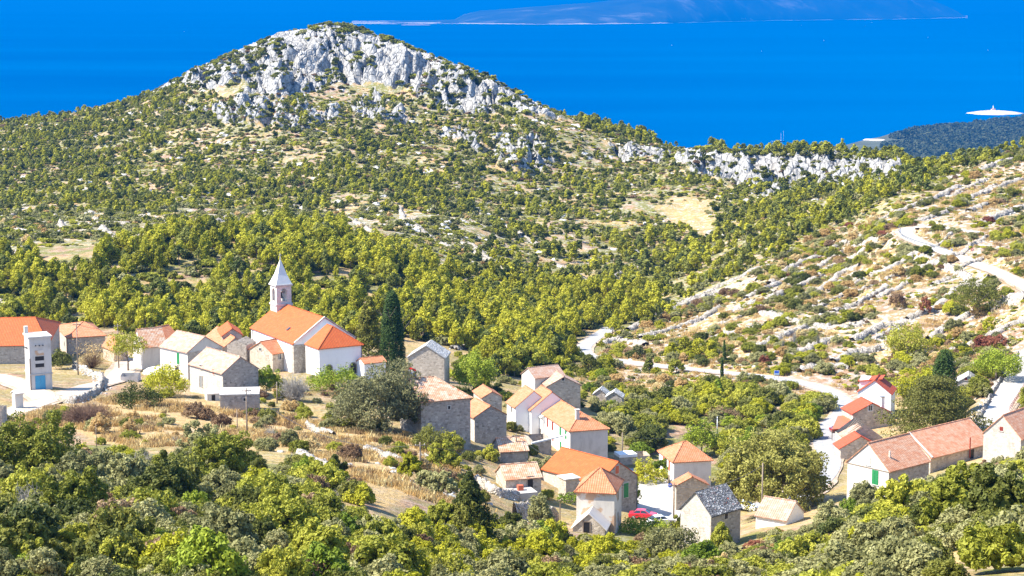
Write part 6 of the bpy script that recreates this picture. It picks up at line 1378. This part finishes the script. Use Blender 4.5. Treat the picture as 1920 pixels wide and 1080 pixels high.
sign(1294.5, 924, 941, .42, .42, MS['b'], 'small blue and white tourist sign before the stone outhouse', marks=[(-.9,.9,-3.2,-1.1,MS['w']),(-.3,.3,-.5,.3,MS['w'])])
sign(1193, 959.5, 972, .42, .42, MS['w'], 'round pale blue traffic sign in front of the red car')
sign(1456, 699, 711, 1.1, 1.0, MS['w'], 'blue and white board beside the lower road', two=True, marks=[(-.9,.9,-.1,.85,MS['b']),(-.9,.9,-.85,-.25,plain('sign_grey', (.3,.4,.5), .5, .1))])
sign(1784, 468, 474, .5, .5, MS['w'], 'small white sign with blue disc at the edge of the upper road', marks=[(-.6,.6,-.6,.6,MS['b'])])
sign(1823, 468, 478, .6, .6, MS['r'], 'small red and white warning sign above the upper road', marks=[(-.5,.5,-.5,.4,MS['w'])])
# guard rail of the hairpin
def rail(pix, label, h=.75, mat='metal', posts=3.5, name='guard_rail', both=False):
    L = ground_line(pix, .8); e = empty(name, L[len(L)//2]); tag(e, label, 'railing'); o = Vector(L[len(L)//2]); b = MB(); p = MB()
    zz = [max(Hs(*q[:2]), q[2])+.1 for q in L]
    for lv in ((h,) if not both else (h, h*.5)):
        for i in range(len(L)-1):
            a, c_ = Vector((L[i][0], L[i][1], zz[i]+lv))-o, Vector((L[i+1][0], L[i+1][1], zz[i+1]+lv))-o
            t_ = .15 if not both else .03; b.quad(a-Vector((0,0,t_)), c_-Vector((0,0,t_)), c_+Vector((0,0,t_)), a+Vector((0,0,t_))); n_ = (c_-a).cross(Vector((0,0,1))).normalized()*.05; b.quad(a-Vector((0,0,t_))+n_, c_-Vector((0,0,t_))+n_, c_+Vector((0,0,t_))+n_, a+Vector((0,0,t_))+n_)
    b.build('rail', M[mat], e)
    for i in range(0, len(L), max(1, int(posts/.8))): q = Vector((L[i][0], L[i][1], zz[i]))-o; p = MB().box(q.x-.04, q.x+.04, q.y-.04, q.y+.04, q.z-.4, q.z+h+.1); p.build('post', M[mat], e)
rail([(1712,420),(1692,424),(1684,432),(1690,444),(1715,456),(1750,466),(1778,474)], 'grey guard rail around the hairpin of the upper road')
rail([(1893,772),(1906,752),(1925,722),(1940,700)], 'rust red railing along the near side of the pale lane', 1.0, 'rust', 1.6, 'railing', True)

# ------------------------------------------------------------------ cars
def car(px, py, yaw, label, paint, D=None, L_=4.1, Wd=1.68, Hh=1.38, name='parked_car'):
    G = ray_hit(px, py) if D is None else at_d(px, py, D); G.z = max(G.z, Hs(G.x, G.y))+.1; e = empty(name, G, yaw); tag(e, label, 'car')
    # side profile lofted across the width
    lo = [(-2.05,.32),(-2.08,.62),(-2.0,.88),(-1.5,.95),(-.95,.98),(0,.98),(.85,.97),(1.35,.92),(1.9,.80),(2.05,.60),(2.03,.32)]
    s = L_/4.1; hw = Wd/2; b = MB()
    secs = [(-1,.86,.0),(-.93,1,.0),(0,1,.0),(.93,1,.0),(1,.86,.0)]
    rows = []
    for (yy, zf, _) in [(-1,.93,0),(-.9,1,0),(.9,1,0),(1,.93,0)]: rows.append([(x*s*(1 if abs(yy) < .95 else .985), yy*hw, (z if z < .4 else .32+(z-.32)*zf)) for x, z in lo])
    for r0, r1 in zip(rows, rows[1:]):
        for i in range(len(lo)-1): b.quad(r0[i], r0[i+1], r1[i+1], r1[i])
    for r_ in (rows[0], rows[-1]): b.quad(*r_)
    b.quad(rows[0][0], rows[0][-1], rows[-1][-1], rows[-1][0])
    cab = [(-1.55,.95,.78),(-1.0,1.34,.60),(-.1,Hh,.62),(.35,1.34,.60),(1.0,.95,.76)]
    tp = [cab[1], cab[2], cab[3]]
    for q0, q1 in zip(tp, tp[1:]): b.quad((q0[0]*s,-q0[2],q0[1]+.012),(q1[0]*s,-q1[2],q1[1]+.012),(q1[0]*s,q1[2],q1[1]+.012),(q0[0]*s,q0[2],q0[1]+.012))
    for sd in (-1, 1):
        for q0, q1, t_ in ((cab[0],cab[1],.07),(cab[3],cab[4],.07),((-.33,.95,.785),(-.28,1.36,.618),.05)):
            b.quad(((q0[0]-t_)*s,sd*(q0[2]+.012),q0[1]),((q0[0]+t_)*s,sd*(q0[2]+.012),q0[1]),((q1[0]+t_)*s,sd*(q1[2]+.012),q1[1]),((q1[0]-t_)*s,sd*(q1[2]+.012),q1[1]))
    body = b.build('body', paint, e); bv = body.modifiers.new('bevel', 'BEVEL'); bv.width = .03; bv.segments = 2; bv.limit_method = 'ANGLE'
    g = MB()
    for q0, q1 in zip(cab, cab[1:]): 
        if q0 is not cab[1] and q0 is not cab[2]: g.quad((q0[0]*s,-q0[2],q0[1]),(q1[0]*s,-q1[2],q1[1]),(q1[0]*s,q1[2],q1[1]),(q0[0]*s,q0[2],q0[1]))
    for sd in (-1, 1): g.quad(*[(x*s, sd*w_, z) for x, z, w_ in cab])
    g.build('window', M['glass'], e)
    for x in (-1.28, 1.27):
        for sd in (-1, 1):
            w = MB(); w.tube((x*s, sd*(hw-.17), .31), (x*s, sd*(hw+.015), .31), .31, .31, 18); wo = w.build('wheel', M['dkmetal'], e); MB().tube((x*s, sd*(hw+.016), .31), (x*s, sd*(hw+.03), .31), .19, .17, 12).build('rim', M['metal'], wo)
    for sd in (-1, 1):
        MB().box(1.93*s, 2.06*s, sd*hw*.72-.16, sd*hw*.72+.16, .58, .72).build('headlight', MS['w'], e); MB().box(-2.09*s, -2.0*s, sd*hw*.78-.12, sd*hw*.78+.12, .62, .82).build('tail_light', MS['r'], e)
    FOOT.append((G.x, G.y, 2))
def paint(nm, c): t = NT(nm, .25, .6); t.col(c); t.b.inputs['Coat Weight'].default_value = .6; return t.m
car(1206, 974, R(-12), 'red saloon car parked beside the orange barn', paint('red_car_paint', (.62,.015,.04)))
car(1238, 985, R(20), 'white car parked in front of the red car', paint('white_car_paint', (.75,.76,.76)))
car(1397, 957, R(-35), 'white car half hidden behind the big domed tree', paint('white_paint', (.7,.72,.74)))
car(1577, 812, R(8), 'dark red car under the carport', paint('dark_red_paint', (.20,.02,.02)))

# flag
h1 = HS['h2']; G = ray_hit(767, 720) ; G = at_d(766, 712, h1.o.y+9); z1 = HC-float(t_of_py(688))*G.y; e = empty('flagpole', (G.x, G.y, G.z-3)); tag(e, 'thin pole flying a red, white and blue striped flag', 'flag')
MB().tube((0,0,-1), (0,0,z1-G.z+3), .05, .04).build('pole', M['metal'], e)
for k, m_ in enumerate((MS['r'], MS['w'], MS['b'])):
    b = MB(); n = 8
    for i in range(n):
        f_ = lambda t: (-.05+1.25*t, .12*math.sin(t*7), z1-G.z+2.9-.36*k-.5*t*t+.15*t); a, c_ = Vector(f_(i/n)), Vector(f_((i+1)/n)); b.quad(a, c_, c_-Vector((0,0,.35)), a-Vector((0,0,.35)))
    o_ = b.build('stripe', m_, e)
# pergola with vines
G = ray_hit(1068, 985); e = empty('pergola', G, h11.yaw); tag(e, 'vine covered pergola against the peeling pink house', 'pergola')
for x_ in (-1.3, 1.3): MB().box(x_-.07, x_+.07, -.07, .07, -1, 3.3).build('post', M['wood'], e)
MB().box(-1.6, 1.4, -.1, .1, 3.3, 3.42).build('beam', M['wood'], e)
link(bpy.data.objects.new('vine', crown_mesh('vine', [(x_, y_, 3.4+.3*rng.random(), .55) for x_ in (-1.2,-.5,.2,.9) for y_ in (-.2,.8,1.8)], 60, .16, 'green')), e)

# ------------------------------------------------------------------ lighthouse and boats
Lo = LI.location; e = empty('lighthouse', (Lo.x-2, Lo.y, 6)); tag(e, 'small white lighthouse with stone keeper house on the flat islet', 'lighthouse')
MB().box(-6, 4, -4, 4, 0, 6).build('keeper_house', M['white'], e); b = MB(); b.quad((-6.3,-4.3,6),(4.3,-4.3,6),(4.3,0,8),(-6.3,0,8)); b.quad((-6.3,4.3,6),(4.3,4.3,6),(4.3,0,8),(-6.3,0,8)); b.build('roof', M['tile_mid'], e)
MB().tube((-1,0,6), (-1,0,13), 1.7, 1.4, 12).build('tower', M['white'], e); MB().tube((-1,0,13), (-1,0,15), 1.1, .9, 10).build('lantern', M['white'], e); MB().tube((-1,0,15), (-1,0,16.5), 1.3, .1, 10).build('dome', M['metal'], e)
def sea_at(px, py): t = float(t_of_py(py)); Y = HC/t; return Vector((X_of(px, Y, t), Y, 0))
def hull(b, L_, w_, h_, z=0):
    st = [(-.5,.75,.9),(-.3,1,.85),(0,1,.85),(.3,.75,.95),(.5,.04,1.15)]
    for (a, wa, ha), (c_, wc, hc) in zip(st, st[1:]):
        for sd in (-1, 1):
            b.quad((a*L_, sd*wa*w_/2, ha*h_), (c_*L_, sd*wc*w_/2, hc*h_), (c_*L_*.92, sd*wc*w_*.25, -.2), (a*L_*.92, sd*wa*w_*.25, -.2))
        b.quad((a*L_,-wa*w_/2,ha*h_*.9),(c_*L_,-wc*w_/2,hc*h_*.9),(c_*L_,wc*w_/2,hc*h_*.9),(a*L_,wa*w_/2,ha*h_*.9))
    b.quad((-.5*L_,-.375*w_,.9*h_),(-.5*L_,.375*w_,.9*h_),(-.46*L_,.18*w_,-.2),(-.46*L_,-.18*w_,-.2))
P = sea_at(1466, 266); e = empty('sailing_ship', P, R(8)); tag(e, 'two-masted sailing ship at anchor beyond the ridge', 'ship')
s_ = P.y/F; b = MB(); hull(b, 13*s_, 3.2*s_, 1.5*s_); b.build('hull', plain('dark_blue_hull', (.03,.05,.14), .4), e); MB().box(-4.5*s_, -1*s_, -.8*s_, .8*s_, 1.5*s_, 2.6*s_).build('cabin', M['white'], e)
for x_, h_ in ((-1.8, 17), (2.8, 21)):
    m_ = MB(); m_.tube((x_*s_,0,1*s_), (x_*s_,0,h_*s_), .22*s_, .13*s_, 6); mo = m_.build('mast', M['white'], e); y_ = MB()
    for z_ in (.45,.65,.82): y_.tube((x_*s_-1.1*s_,0,h_*z_*s_), (x_*s_+1.1*s_,0,h_*z_*s_), .12*s_, .12*s_, 5)
    y_.build('yard', M['white'], mo)
P = sea_at(1447, 265.5); o = MB(); hull(o, 5*P.y/F, 1.5*P.y/F, .8*P.y/F); o = o.build('motor_boat', M['white']); o.location = P; tag(o, 'small motor boat left of the two-masted ship', 'boat')
bt = [(1259.5,86,'nearest of the white sails, alone above the ridge'),(1427.5,97,'small white sail low in the middle of the channel'),(1544.5,77,'white sail in the channel right of the others'),(1502.5,48,'white sail just off the far island village'),(1622,50,'tiny sail close to the shore of the far island'),(1634.5,43,'distant tiny sail nearest the island shore'),(1740,71,'lone sail toward the right end of the channel'),(345.5,60,'lone sail on the open sea left of the rocky peak'),(1852,95,'faint tiny sail at the far right of the channel')]
for px, py, lb in bt:
    P = sea_at(px, py); s_ = P.y/F; e = empty('sailing_boat', P, R(15)); tag(e, lb, 'sailing boat'); b = MB(); hull(b, 2.2*s_, .8*s_, .35*s_); b.build('hull', M['white'], e)
    q = MB(); h_ = 3.6 if py > 75 else 2.6; q.quad((-.75*s_,0,.5*s_),(.15*s_,.05*s_,.5*s_),(.1*s_,0,h_*s_)); q.quad((.2*s_,0,.5*s_),(.95*s_,0,.45*s_),(.15*s_,0,h_*.85*s_)); q.build('sail', M['white'], e)
# far settlement on the island shore
for i in range(14):
    px = 1385+rng.random()*26; py = 39.6-rng.random()*6; P = sea_at(px, 40.5); P.y += 300; s_ = P.y/F; o = MB().box(-.6*s_, .6*s_, -.5*s_, .5*s_, -5, .8*s_); v = Vector((X_of(px, P.y, float(t_of_py(py))), P.y, HC-float(t_of_py(py))*P.y)); o = o.build('far_house', M['white']); o.location = (v.x, v.y, max(2, v.z)); tag(o, 'tiny pale house in the village on the far island shore', 'house', 'houses on the far island shore')
